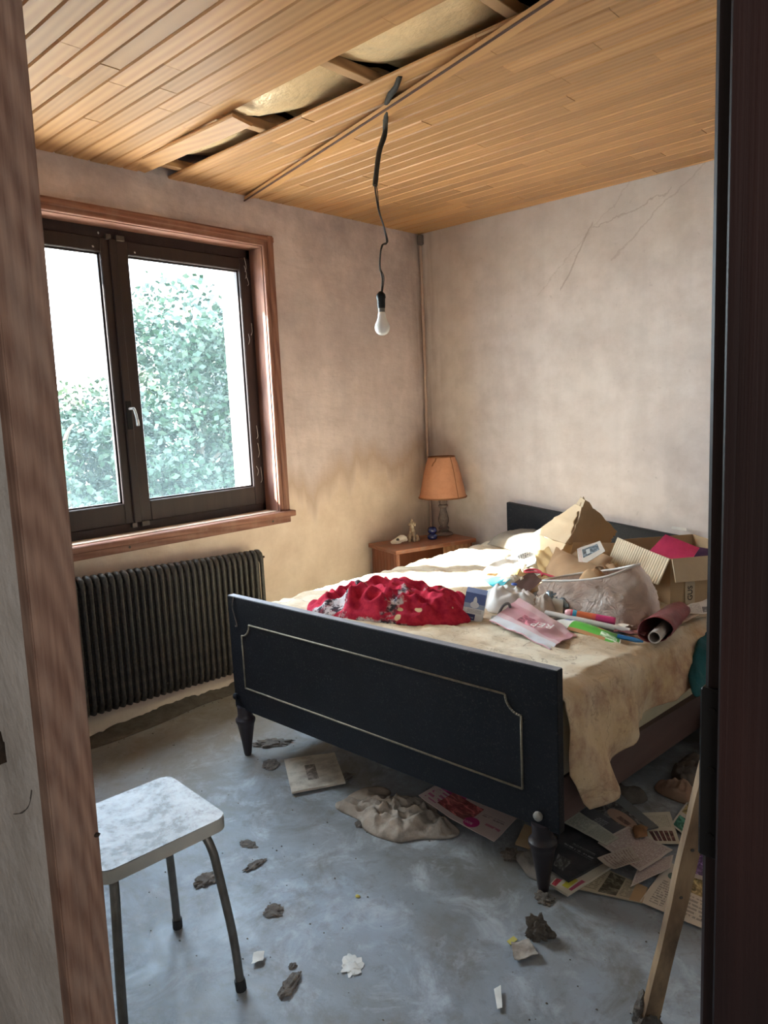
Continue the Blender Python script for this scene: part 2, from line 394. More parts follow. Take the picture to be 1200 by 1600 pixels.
def glass_mat():
    t = NT('dusty_scratched_glass'); t.t.nodes.remove(t.b); p = t.coord(kind='World')
    tr = t.n('ShaderNodeBsdfTransparent'); tr.inputs['Color'].default_value = (.93, .98, .99, 1)
    df = t.n('ShaderNodeBsdfTranslucent'); df.inputs['Color'].default_value = (.66, .92, 1., 1)
    d2 = t.n('ShaderNodeBsdfDiffuse'); d2.inputs['Color'].default_value = (.55, .62, .66, 1)
    ms = t.n('ShaderNodeMixShader'); ms.inputs[0].default_value = .3; t.l(df.outputs[0], ms.inputs[1]); t.l(d2.outputs[0], ms.inputs[2])
    vo = t.n('ShaderNodeTexVoronoi'); vo.feature = 'DISTANCE_TO_EDGE'; vo.inputs['Scale'].default_value = 42
    dn = t.n('ShaderNodeTexNoise'); dn.inputs['Scale'].default_value = 9; dn.inputs['Detail'].default_value = 5; t.l(p, dn.inputs['Vector'])
    av = t.n('ShaderNodeVectorMath'); av.operation = 'MULTIPLY_ADD'; av.inputs[1].default_value = (.12, .12, .12); t.l(dn.outputs['Color'], av.inputs[0]); t.l(p, av.inputs[2])
    t.l(av.outputs[0], vo.inputs['Vector'])
    v2 = t.n('ShaderNodeTexVoronoi'); v2.feature = 'DISTANCE_TO_EDGE'; v2.inputs['Scale'].default_value = 95; t.l(av.outputs[0], v2.inputs['Vector'])
    l1 = t.rng(vo.outputs[0], .0, .07, 1, 0); l2 = t.rng(v2.outputs[0], 0, .12, 1, 0)
    x = t.xyz(p)
    sc = t.math('MAXIMUM', t.math('MULTIPLY', l1, t.rng(t.noise(p, 7, 3), .42, .55)), t.math('MULTIPLY', l2, .6))
    gen = t.noise(p, 3, 5, .6)
    f = t.math('ADD', t.math('ADD', t.rng(gen, .3, .7, .0015, .004), t.math('MULTIPLY', sc, .024)), t.rng(x[2], 1.0, 1.45, .008, 0), clamp=True)
    m = t.n('ShaderNodeMixShader'); t.l(f, m.inputs[0]); t.l(tr.outputs[0], m.inputs[1]); t.l(ms.outputs[0], m.inputs[2])
    g = t.n('ShaderNodeBsdfGlossy'); g.inputs['Roughness'].default_value = .08
    m2 = t.n('ShaderNodeMixShader'); m2.inputs[0].default_value = .03; t.l(m.outputs[0], m2.inputs[1]); t.l(g.outputs[0], m2.inputs[2])
    t.l(m2.outputs[0], t.out.inputs[0]); return t.m
M_wallwin = wall_window_mat(); M_wallbed = wall_bed_mat(); M_floor = floor_mat(); M_glass = glass_mat()
M_plain_wall = plain('plaster_grey', (.54, .48, .42), (.34, .295, .25), 7, .92, .4, 40, dust=.35, dustc=(.6, .57, .53))
M_void = plain('void_dark', (.10, .085, .07), (.05, .04, .035), 6, .95)
M_plank = wood('ceiling_pine', (.40, .198, .080), (.56, .310, .130), 0, 11, .45, 9., .20, ct=(.12, .82))
M_plank_edge = wood('plank_pale_face', (.52, .27, .10), (.66, .38, .16), 0, 11, .5, 9., .1, rings=False, ct=(.1, .85))
M_joist = wood('joist_wood', (.28, .15, .07), (.50, .30, .15), 1, 20, .7)
M_membrane = plain('insulation_facing', (.86, .64, .38), (.74, .54, .30), 4, .35, .5, 9, metal=.2, bdist=.03, dust=.15, dustc=(.12, .09, .06))
M_frame = wood('dark_window_wood', (.020, .011, .010), (.048, .027, .023), 2, 30, .5, 3, .1, rings=False)
M_trim = wood('reddish_trim_wood', (.17, .062, .038), (.30, .135, .088), 2, 26, .6, 4, .15, worn=((.36, .22, .16), .35))
M_trimh = wood('reddish_trim_wood_h', (.17, .062, .038), (.30, .135, .088), 1, 26, .6, 4, .15, worn=((.36, .22, .16), .35))
M_jambL = wood('faded_pine_jamb', (.115, .052, .032), (.30, .175, .118), 2, 130, .6, 2., .1, worn=((.30, .22, .17), .35), ct=(.22, .62), rs=17, rw=.14)
M_jambR = wood('dark_stained_jamb', (.010, .0032, .0026), (.024, .0080, .0062), 2, 110, .5, 2., .1)
M_black = plain('black_metal', (.012, .012, .013), (.02, .018, .016), 20, .45, .1, metal=.6)
M_rust = plain('rusty_metal', (.06, .035, .02), (.02, .014, .01), 30, .8, .5, metal=.4)
M_rad = plain('radiator_brown_enamel', (.040, .034, .029), (.020, .017, .015), 25, .48, .25, 60, dust=.35, dustc=(.16, .12, .095))
M_bedblack = plain('bed_black_lacquer', (.009, .010, .015), (.004, .005, .008), 6, .55, .12, 120, dust=.12, dustc=(.09, .09, .095), spec=.25)
def bed_black():
    t = NT('bed_black_lacquer'); p = t.coord(kind='World'); x = t.xyz(p)
    a = t.noise(p, 5, 5); f1 = t.noise(p, 170, 4, .75); f2 = t.noise(p, 3.5, 6, .7)
    col = t.mix(t.rng(a, .3, .7), (.005, .006, .009), (.010, .011, .016))
    sp = t.math('MULTIPLY', t.rng(f1, .57, .68), t.rng(f2, .35, .65, .15, .85))
    col = t.mix(sp, col, (.085, .082, .08))
    t.bump(f1, .25, .004); return t.fin(col, .5, 0, .28)
M_bedblack = bed_black()
M_bedtop = plain('bed_edge_dusty', (.30, .29, .31), (.20, .19, .20), 20, .7)
M_leg = plain('bed_leg_dark', (.035, .025, .028), (.018, .013, .016), 10, .45, .1)
M_inlay = plain('inlay_gilt', (.30, .26, .19), (.13, .11, .08), 60, .5, .4, 90, metal=.2)
M_rail = wood('bed_rail_brown', (.085, .048, .042), (.16, .10, .088), 1, 14, .6, 2, .05, rings=False)
M_mattress = plain('mattress_cream', (.66, .60, .44), (.52, .45, .30), 5, .9, .2, 30, dust=.2)
M_pillow = plain('stained_shaded_pillow', (.30, .265, .22), (.16, .135, .11), 7, .95, .3, 30)  # grey stains, with shade over the pillow darkened into the colour
M_steel = plain('tube_steel_dull', (.19, .175, .155), (.10, .085, .07), 25, .42, .2, 80, metal=.7)
M_rubber = plain('rubber_black', (.015, .014, .014), None, 20, .7)
M_dust = plain('dust_lint', (.20, .17, .145), (.075, .06, .05), 40, 1., .9, 90)
M_white = plain('white_scrap', (.75, .74, .70), (.5, .48, .44), 20, .8)
M_card = plain('cardboard', (.52, .37, .22), (.40, .27, .15), 5, .85, .2, 30, dust=.15)
M_cardlt = plain('cardboard_light', (.62, .50, .35), (.50, .38, .25), 5, .85, .2, 30, dust=.15)
#==STRUCTURE==
CZ = 2.5; RW = 3.05; RF = -3.40; WX = -.32; TOP = 2.80
HY0, HY1, HZ0, HZ1 = -2.843, -1.297, .88, 2.264
floor = box('floor', (WX, -5.3, -.12), (4.6, .25, 0), M_floor, bev=0); tagit(floor, kind='structure')
def holed_wall(name, x0, x1, y0, y1, z0, z1, hy0, hy1, hz0, hz1, ohy0, ohy1, ohz0, ohz1, xm, mat):
    """wall slab along y; inner hole from x1 to xm, larger/smaller outer hole beyond xm"""
    bm = bmesh.new()
    for xa, xb, a, b, c, d in ((xm, x1, hy0, hy1, hz0, hz1), (x0, xm, ohy0, ohy1, ohz0, ohz1)):
        abox(bm, (xa, y0, z0), (xb, a, z1)); abox(bm, (xa, b, z0), (xb, y1, z1))
        abox(bm, (xa, a, z0), (xb, b, c)); abox(bm, (xa, a, d), (xb, b, z1))
    return bmk(name, bm, mat)
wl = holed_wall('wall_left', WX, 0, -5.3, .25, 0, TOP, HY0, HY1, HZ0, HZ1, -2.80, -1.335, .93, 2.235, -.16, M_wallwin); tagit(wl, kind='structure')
wb = box('wall_back', (0, 0, 0), (4.6, .25, TOP), M_wallbed, bev=0); tagit(wb, kind='structure')
wr = box('wall_right', (RW, RF, 0), (RW+.1, 0, TOP), M_plain_wall, bev=0); tagit(wr, kind='structure')
# door wall: left part leans a little, opening, right part
def lean(z): return 2.168+(z-1.25)*.030
JL0, JL1 = -3.452, -3.398
def front_wall():
    vs = []; fs = []
    for z in (0, TOP):
        e = lean(z)-.018
        vs += [V((0, JL0, z)), V((e, JL0, z)), V((e, JL1, z)), V((0, JL1, z))]
    fs = [[0, 3, 2, 1], [4, 5, 6, 7], [0, 1, 5, 4], [1, 2, 6, 5], [2, 3, 7, 6], [3, 0, 4, 7]]
    o = mk('wall_front', vs, fs, M_plain_wall); tagit(o, kind='structure')
    box('door_lintel', (2.0, JL0, 2.12), (3.2, JL1, TOP), M_plain_wall, o, bev=0)
    box('door_side_pier', (3.04, JL0, 0), (4.6, JL1, 2.13), M_plain_wall, o, bev=0)
    # plaster gouge with rusty anchor, and a crack, on the hall face
    g = clump('rusty_anchor', (1.995, JL0, .915), .022, M_rust, 5, (1.1, .5, 1.3), .3, o)
    tube('crack', smooth_pts([(2.01, JL0-.0005, .835), (2.045, JL0-.0005, .85), (2.075, JL0-.0005, .872), (2.092, JL0-.0005, .90)]), [.0004+.0011*random.random() for _ in range(19)], M_void, o, 5)
    return o
wf = front_wall()
hb = box('wall_hall', (0, -5.4, 0), (4.6, -5.3, TOP), M_plain_wall, bev=0); tagit(hb, kind='structure')
hr = box('wall_hall_side', (4.6, -5.3, 0), (4.7, 0, TOP), M_plain_wall, bev=0); tagit(hr, kind='structure')
# left jamb (leaning pine lining) and right jamb (dark, rebated)
def jambs():
    vs = []
    for z in (0, 2.14):
        e = lean(z); vs += [V((e-.030, JL0-.004, z)), V((e, JL0-.004, z)), V((e, JL1+.004, z)), V((e-.030, JL1+.004, z))]
    bm = bmesh.new(); bv = [bm.verts.new(v) for v in vs]
    for f in [[0, 3, 2, 1], [4, 5, 6, 7], [0, 1, 5, 4], [1, 2, 6, 5], [2, 3, 7, 6], [3, 0, 4, 7]]: bm.faces.new([bv[i] for i in f])
    bmesh.ops.bevel(bm, geom=list(bm.edges), offset=.002, segments=2, affect='EDGES')
    a = bmk('trim_2', bm, M_jambL, None, True); tagit(a, kind='structure', label='faded pine door lining beside the grey plaster')
    clump('nail', (lean(.83)+.001, JL1, .83), .004, M_rust, 2, (1.5, 1, 1), .4, a, 1)
    b = box('trim_3', (2.985, JL0-.002, 0), (3.05, JL1+.006, 2.14), M_jambR, bev=.002); tagit(b, kind='structure', label='dark stained door post with a black strike plate')
    box('door_stop', (2.9945, JL0-.012, 0), (3.06, JL0-.002, 2.14), M_jambR, b, bev=.0012)
    box('strike_plate', (2.9838, JL0-.0045, 1.168), (2.9940, JL0+.03, 1.256), M_black, b, bev=.001)
    for z in (1.18, 1.215, 1.245): lathe('screw', [(.0018, 0), (.0018, .0006), (0, .0008)], (2.990, JL0-.0045, z), M_black, b, 10, Matrix.Rotation(R(90), 4, 'X'))
    return a
jambs()
#==CEILING==
ceil = box('ceiling', (WX, -5.4, 2.74), (4.7, .25, TOP), M_void, bev=0); tagit(ceil, kind='structure')
box('hall_ceiling_board', (0, -5.3, CZ), (4.6, JL0, CZ+.03), M_plain_wall, ceil, bev=0)
PW = .075; GAP0, GAP1 = -2.045, -1.82
def plank_mesh(x0, x1, y0, y1, dz=0., mtx=None, name='plank', mat=None):
    bm = bmesh.new()
    # board with chamfered lower edges (V joint), lower face at CZ
    b = .0055; z0 = CZ+dz; z1 = CZ+.012+dz
    prof = [(y0+.0014, z1), (y0+.0014, z0+b), (y0+b, z0), (y1-b, z0), (y1-.0014, z0+b), (y1-.0014, z1)]
    vs = [V((x0+.0008, y, z)) for y, z in prof]+[V((x1-.0008, y, z)) for y, z in prof]
    if mtx: vs = [mtx @ v for v in vs]
    fs = [[0, 1, 2, 3, 4, 5][::-1], [6, 7, 8, 9, 10, 11]]+[[k, (k+1) % 6, 6+(k+1) % 6, 6+k] for k in range(6)]
    fs = [f[::-1] for f in fs]
    bm.free()
    return mk(name, vs, fs, mat or M_plank, ceil)
def ceiling_rows():
    rnd = random.Random(11)
    rows = []
    y = GAP0
    while y > -3.42: rows.append((max(y-PW, RF), y)); y -= PW
    y = GAP1
    while y < -.002: rows.append((y, min(y+PW, 0))); y += PW
    for (a, b) in rows:
        if b-a < .01: continue
        x = 0.0; x1 = rnd.uniform(.25, .95)
        while x < RW:
            e = min(x1, RW)
            if RW-e < .15: e = RW
            plank_mesh(x, e, a, b, rnd.uniform(-.0012, .0012))
            x = e; x1 = x+rnd.choice((.55, .8, .95, 1.05, 1.2))
    # remaining stub against the window wall and the plank that hangs out of the gap
    plank_mesh(0, .16, GAP0+.001, GAP0+PW, 0)
    m = Matrix.Translation((.16, GAP0+PW/2, CZ)) @ Matrix.Rotation(R(-3.5), 4, 'Z') @ Matrix.Rotation(R(3.2), 4, 'Y') @ Matrix.Rotation(R(-10), 4, 'X') @ Matrix.Translation((-.16, -(GAP0+PW/2), -CZ))
    plank_mesh(.02, .86, GAP0+.004, GAP0+PW+.02, -.006, m)
    # joists and sagging insulation facing in the void
    for x in (.10, .70, 1.28, 1.86, 2.44, 2.98):
        box('joist', (x-.02, RF, CZ+.014), (x+.02, -.005, CZ+.05), M_joist, ceil, bev=.002)
    xs = [.10, .70, 1.28, 1.86, 2.44, 2.98]
    for i in range(5):
        n, mm = 14, 30; P = []
        for a in range(n):
            u = a/(n-1)
            for c in range(mm):
                v = c/(mm-1); x = xs[i]+.022+u*(xs[i+1]-xs[i]-.044); y = -2.5+v*1.3
                far = max(0, (y-(-1.93))/.2)
                z = CZ+.040-.032*math.sin(math.pi*u)+.02*nz(x, y, 1, 5)+.008*nz(x, y, 3, 16)+min(.06, .06*far)
                if not (GAP0+.004 < y < GAP1-.004): z = max(z, CZ+.018)
                P.append(V((x, y, z)))
        vs, fs = thick_grid(P, n, mm, -.002); mk('insulation_sheet', vs, fs, M_membrane, ceil, True)
ceiling_rows()
# diagonal fallen plank under the ceiling
def loose_plank():
    A = V((.004, -1.385, CZ-.030)); B = V((2.62, -2.035, CZ-.034)); d = (B-A); L = d.length; d.normalize()
    s = V((0, 0, 1)).cross(d).normalized(); q = Matrix.Rotation(R(12), 3, d); s = q @ s; up = d.cross(s).normalized()
    if up.z < 0: up = -up
    w = .078; n = 24; t = thing('loose_plank', A, 'long loose pine plank hanging diagonally under the ceiling', 'plank')
    P = []
    for i in range(n):
        for j in range(2):
            x = i/(n-1); P.append(A+d*L*x+s*(w*(1-j))+up*(-.006*math.sin(math.pi*x)+.011))
    vs, fs = thick_grid(P, n, 2, .011); mk('board_face', vs, fs, M_plank_edge, t)
    P2 = [A+d*L*i/(n-1)+up*(-.006*math.sin(math.pi*i/(n-1))+.014)-s*.003 for i in range(n)]
    tube('tongue', [p-up*.010 for p in P2], .0038, plain('tongue_dark', (.075, .030, .018), None, 20, .7), t, 6)
loose_plank()
#==WINDOW==
def window():
    fx0, fx1 = -.155, -.10
    win = thing('window_1', (-.13, -2.07, HZ0), 'dark wooden casement window with two dusty panes', None, kind='structure')
    bm = bmesh.new()
    for lo, hi in (((fx0, HY0, HZ0), (fx1, HY0+.028, HZ1)), ((fx0, HY1-.028, HZ0), (fx1, HY1, HZ1)), ((fx0, HY0, HZ0), (fx1, HY1, HZ0+.045)), ((fx0, HY0, HZ1-.055), (fx1, HY1, HZ1))): abox(bm, lo, hi, .003)
    bmk('frame', bm, M_frame, win)
    zs0, zs1 = HZ0+.040, HZ1-.050
    for k, (a, b, ga, gb) in enumerate(((HY0+.026, -2.071, HY0+.083, -2.138), (-2.069, HY1-.026, -2.002, HY1-.083))):
        bm = bmesh.new(); x0, x1 = -.142, -.088
        abox(bm, (x0, a, zs0), (x1, ga, zs1), .004); abox(bm, (x0, gb, zs0), (x1, b, zs1), .004)
        abox(bm, (x0, ga-.002, zs0), (x1, gb+.002, 1.018), .004); abox(bm, (x0, ga-.002, 2.150), (x1, gb+.002, zs1), .004)
        s = bmk('sash', bm, M_frame, win)
        box('pane', (-.122, ga-.004, 1.012), (-.118, gb+.004, 2.155), M_glass, s, bev=0)
        bm = bmesh.new()
        for lo, hi in (((-.118, ga, 1.018), (-.106, ga+.008, 2.150)), ((-.118, gb-.008, 1.018), (-.106, gb, 2.150)), ((-.118, ga, 1.018), (-.106, gb, 1.026)), ((-.118, ga, 2.142), (-.106, gb, 2.150))): abox(bm, lo, hi)
        bmk('glazing_bead', bm, M_frame, s)
    box('cover_strip', (-.090, -2.098, zs0), (-.078, -2.058, zs1), M_frame, win, bev=.004)
    h = box('handle_plate', (-.079, -2.090, 1.36), (-.074, -2.062, 1.49), M_black, win, bev=.002)
    tube('handle', smooth_pts([(-.076, -2.075, 1.455), (-.050, -2.074, 1.455), (-.042, -2.068, 1.45), (-.042, -2.058, 1.40), (-.043, -2.056, 1.375)]), [.006]*18+[.007]*7, plain('handle_white_flaked', (.6, .6, .58), (.25, .25, .24), 60, .5, .4, 80), h, 8)
    for z in (zs1+.005, zs0-.008):
        box('latch', (-.10, -2.11, z-.012), (-.078, -2.085, z+.012), M_steel, win, bev=.002); box('latch', (-.10, -2.06, z-.012), (-.078, -2.02, z+.012), M_steel, win, bev=.002)
    rnd = random.Random(3)
    for k in range(9):
        z = rnd.uniform(1.0, 2.15); y = -1.345+rnd.uniform(-.012, .012)
        tube('cobweb', smooth_pts([(-.086, y, z), (-.082, y+.006, z+rnd.uniform(.01, .03)), (-.084, y+rnd.uniform(-.01, .01), z+rnd.uniform(.04, .09))], 4), .0011, M_white, win, 5)
    for y, z in ((-2.17, 2.165), (-1.97, 2.163), (-2.14, 2.225)):
        clump('cobweb', (-.086, y, z), .006, M_white, y*7, (.6, .8, 1.2), .5, win, 1)
    # reveal lining boards, architrave, sill
    t1 = thing('trim_1', (0, HY1, HZ0), 'reddish wood architrave around the window', None, kind='structure')
    box('reveal_board', (-.155, HY1-.004, HZ0), (.002, HY1+.012, HZ1+.012), M_trim, t1, bev=.001)
    box('reveal_board', (-.155, HY0-.012, HZ0), (.002, HY0+.004, HZ1+.012), M_trim, t1, bev=.001)
    box('reveal_board', (-.155, HY0, HZ1-.004), (.002, HY1, HZ1+.012), M_trimh, t1, bev=.001)
    def archi(lo, hi, m, ax):
        bm = bmesh.new(); abox(bm, lo, hi, .003)
        lo2, hi2 = list(lo), list(hi); lo2[0] = hi[0]-.001; hi2[0] = hi[0]+.006
        lo2[ax] += .022; hi2[ax] -= .006; abox(bm, lo2, hi2, .003)
        return bmk('architrave', bm, m, t1)
    archi((0, HY1+.0, HZ0-.005), (.018, HY1+.068, HZ1+.055), M_trim, 1)
    archi((0, HY0-.068, HZ0-.005), (.018, HY0, HZ1+.055), M_trim, 1)
    archi((.0005, HY0-.068, HZ1), (.0175, HY1+.068, HZ1+.055), M_trimh, 2)
    sill = box('sill', (-.10, HY0-.09, .845), (.048, HY1+.086, .876), M_trimh, t1, bev=.004)
    box('apron', (.0, HY0-.07, .812), (.026, HY1+.064, .846), M_trimh, t1, bev=.003)
    for y in (-2.19, -1.36): lathe('knot_hole', [(.006, 0), (.006, .001), (0, .0012)], (.0258, y, .832), M_void, t1, 10, Matrix.Rotation(R(90), 4, 'Y'))
    box('outer_sill', (-.40, -2.86, .895), (-.155, -1.28, .930), plain('stone_sill', (.6, .58, .54), None, 10, .9), t1, bev=.004)
window()
# ---------------- outdoors
def outdoors():
    g = mk('ground_outside', [V((-40, -40, -.6)), V((WX, -40, -.6)), V((WX, 40, -.6)), V((-40, 40, -.6)), V((-40, -40, -.7)), V((WX, -40, -.7)), V((WX, 40, -.7)), V((-40, 40, -.7))],
           [[0, 1, 2, 3], [7, 6, 5, 4], [0, 4, 5, 1], [1, 5, 6, 2], [2, 6, 7, 3], [3, 7, 4, 0]], plain('pale_bounce_ground', (.50, .47, .42), (.40, .37, .32), 1.2, .95)); tagit(g, kind='structure')  # unseen ground, made pale to bounce light up to the ceiling
    leafm = plain('leaf_green', (.010, .036, .013), (.004, .015, .007), 2.2, .5, 0, contrast=.18)
    leafm2 = plain('leaf_yellow_green', (.036, .056, .007), (.010, .026, .007), 2.0, .5, 0, contrast=.18)
    bark = plain('bark', (.16, .12, .09), None, 12, .95, .6, 20)
    rnd = random.Random(21)
    def tree(name, label, cat, x, y, ztop, rx, rz, zc, n, mat, leaf=.088):
        t = thing(name, (x, y, -.6), label, cat, 'trees outside the window')
        pts = smooth_pts([(x, y, -.6), (x+.05, y-.04, zc-.7*rz), (x-.05, y+.05, zc), (x, y, zc+rz*.6)], 4)
        tube('trunk', pts, [.10*(1-.75*i/(len(pts)-1)) for i in range(len(pts))], bark, t, 7)
        for k in range(6):
            a = k*1.05+rnd.random(); p = V((x, y, zc-.5*rz+k*.2*rz)); q = p+V((math.cos(a)*rx*.7, math.sin(a)*rx*.7, rz*.35))
            tube('branch', smooth_pts([p, (p+q)/2+V((0, 0, .08)), q], 3), [.035, .03, .026, .022, .018, .012, .008], bark, t, 5)
        vs, fs = [], []
        blobs = [(V((rnd.uniform(-1, 1)*rx*.75, rnd.uniform(-1, 1)*rx*.75, rnd.uniform(-.95, .8)*rz)), rnd.uniform(.28, .55)) for _ in range(26)]
        for k in range(n):
            c, br = rnd.choice(blobs); d = V((rnd.gauss(0, 1), rnd.gauss(0, 1), rnd.gauss(0, 1))).normalized()*br*rx*rnd.uniform(.55, 1.0)
            p = V((x, y, zc))+c+V((d.x, d.y, d.z*.9))
            if p.z < -.55 or p.x > -.9: continue
            u = V((rnd.gauss(0, 1), rnd.gauss(0, 1), rnd.gauss(0, .6))).normalized(); w = u.orthogonal().normalized(); w = Matrix.Rotation(rnd.random()*6.3, 3, u) @ w
            l = leaf*rnd.uniform(.7, 1.4); i = len(vs)
            vs += [p, p+u*l*.5+w*l*.32, p+u*l, p+u*l*.5-w*l*.32]; fs.append([i, i+1, i+2, i+3])
        mk('foliage', vs, fs, mat, t)
        return t
    tree('leafy_tree', 'tall leafy tree filling the right window pane', 'tree', -5.2, 1.65, 3.5, 1.30, 1.60, 1.45, 22000, leafm)
    tree('leafy_tree', 'bushy tree standing behind the middle of the window', 'tree', -6.6, .95, 3.0, 1.25, 1.15, .70, 18000, leafm2)
    tree('leafy_tree', 'low round tree in the lower left window pane', 'tree', -5.0, -.25, 2.3, 1.2, 1.05, .50, 18000, leafm)
    tree('leafy_tree', 'leafy tree edge at the right behind the sunlit wall reveal', 'tree', -7.8, 3.6, 4, 1.5, 1.8, 1.5, 15000, leafm2)
    tree('leafy_tree', 'small tree behind the far left of the window', 'tree', -7.0, -.6, 2.6, 1.4, 1.15, .45, 14000, leafm)
outdoors()
#==RADIATOR==
def radiator():
    x0 = .045; x1 = .118; pitch = .0336; n = 37
    def tilt(y): return (y+1.51)*-.047
    base = .10; H = .60
    t = thing('radiator', (.08, -2.1, base), 'long dark brown column radiator below the window', 'radiator')
    me = None; yr = -1.512
    pf = []
    # one section: front tube, rear tube, rounded heads
    def section():
        path = [(x0+.012, 0, .018), (x0+.03, 0, .006), (x1-.012, 0, .010), (x1-.003, 0, .030), (x1, 0, .06)]
        path += [(x1, 0, .06+(H-.12)*k/4) for k in range(1, 5)]
        path += [(x1-.002, 0, H-.03), (x1-.010, 0, H-.010), (x1-.026, 0, H), (x0+.03, 0, H-.002), (x0+.012, 0, H-.014)]
        rr = [.012, .0125, .0125, .0125, .0105]+[.0105]*4+[.0125, .0135, .0135, .013, .012]
        v1, f1 = tube_v(path, rr, 8)
        v2, f2 = tube_v([(x0, 0, .02), (x0, 0, H-.02)], .0105, 7)
        v3, f3 = tube_v([(.08, 0, .03), (.08, 0, H-.03)], .0105, 7)
        vs = list(v1); fs = list(f1)
        for v, f in ((v2, f2), (v3, f3)):
            o = len(vs); vs += v; fs += [[i+o for i in q] for q in f]
        for z in (.035, H-.035):
            v, f = tube_v([(.08, -pitch/2, z), (.08, pitch/2, z)], .018, 8); o = len(vs); vs += v; fs += [[i+o for i in q] for q in f]
        return vs, fs
    vs, fs = section(); first = None
    for k in range(n):
        y = yr-.014-k*pitch
        if first is None:
            o = mk('radiator_section', [v+V((0, y, base+tilt(y))) for v in vs], fs, M_rad, t, True, sharp=60); first = o; fy = y
        else:
            o = first.copy(); COL.objects.link(o); o.parent = t; o.location = first.location+V((0, y-fy, tilt(y)-tilt(fy)))
    v = tube('bleed_valve', [(.08, yr-.01, base+H-.035), (.08, yr+.018, base+H-.035), (.08, yr+.022, base+H-.035), (.08, yr+.034, base+H-.035)], [.011, .011, .006, .006], M_rust, t, 10)
    for y in (-1.75, -2.45):
        box('wall_bracket', (0, y-.012, base+H-.10+tilt(y)), (.06, y+.012, base+H-.07+tilt(y)), M_black, t, bev=.002)
        box('wall_bracket', (0, y-.012, base+.06+tilt(y)), (.06, y+.012, base+.09+tilt(y)), M_black, t, bev=.002)
    tube('inlet_pipe', smooth_pts([(.08, yr-.01, base+.035), (.08, yr+.05, base+.035), (.075, yr+.07, base), (.07, yr+.075, 0)], 4), .009, M_rust, t, 8)
radiator()
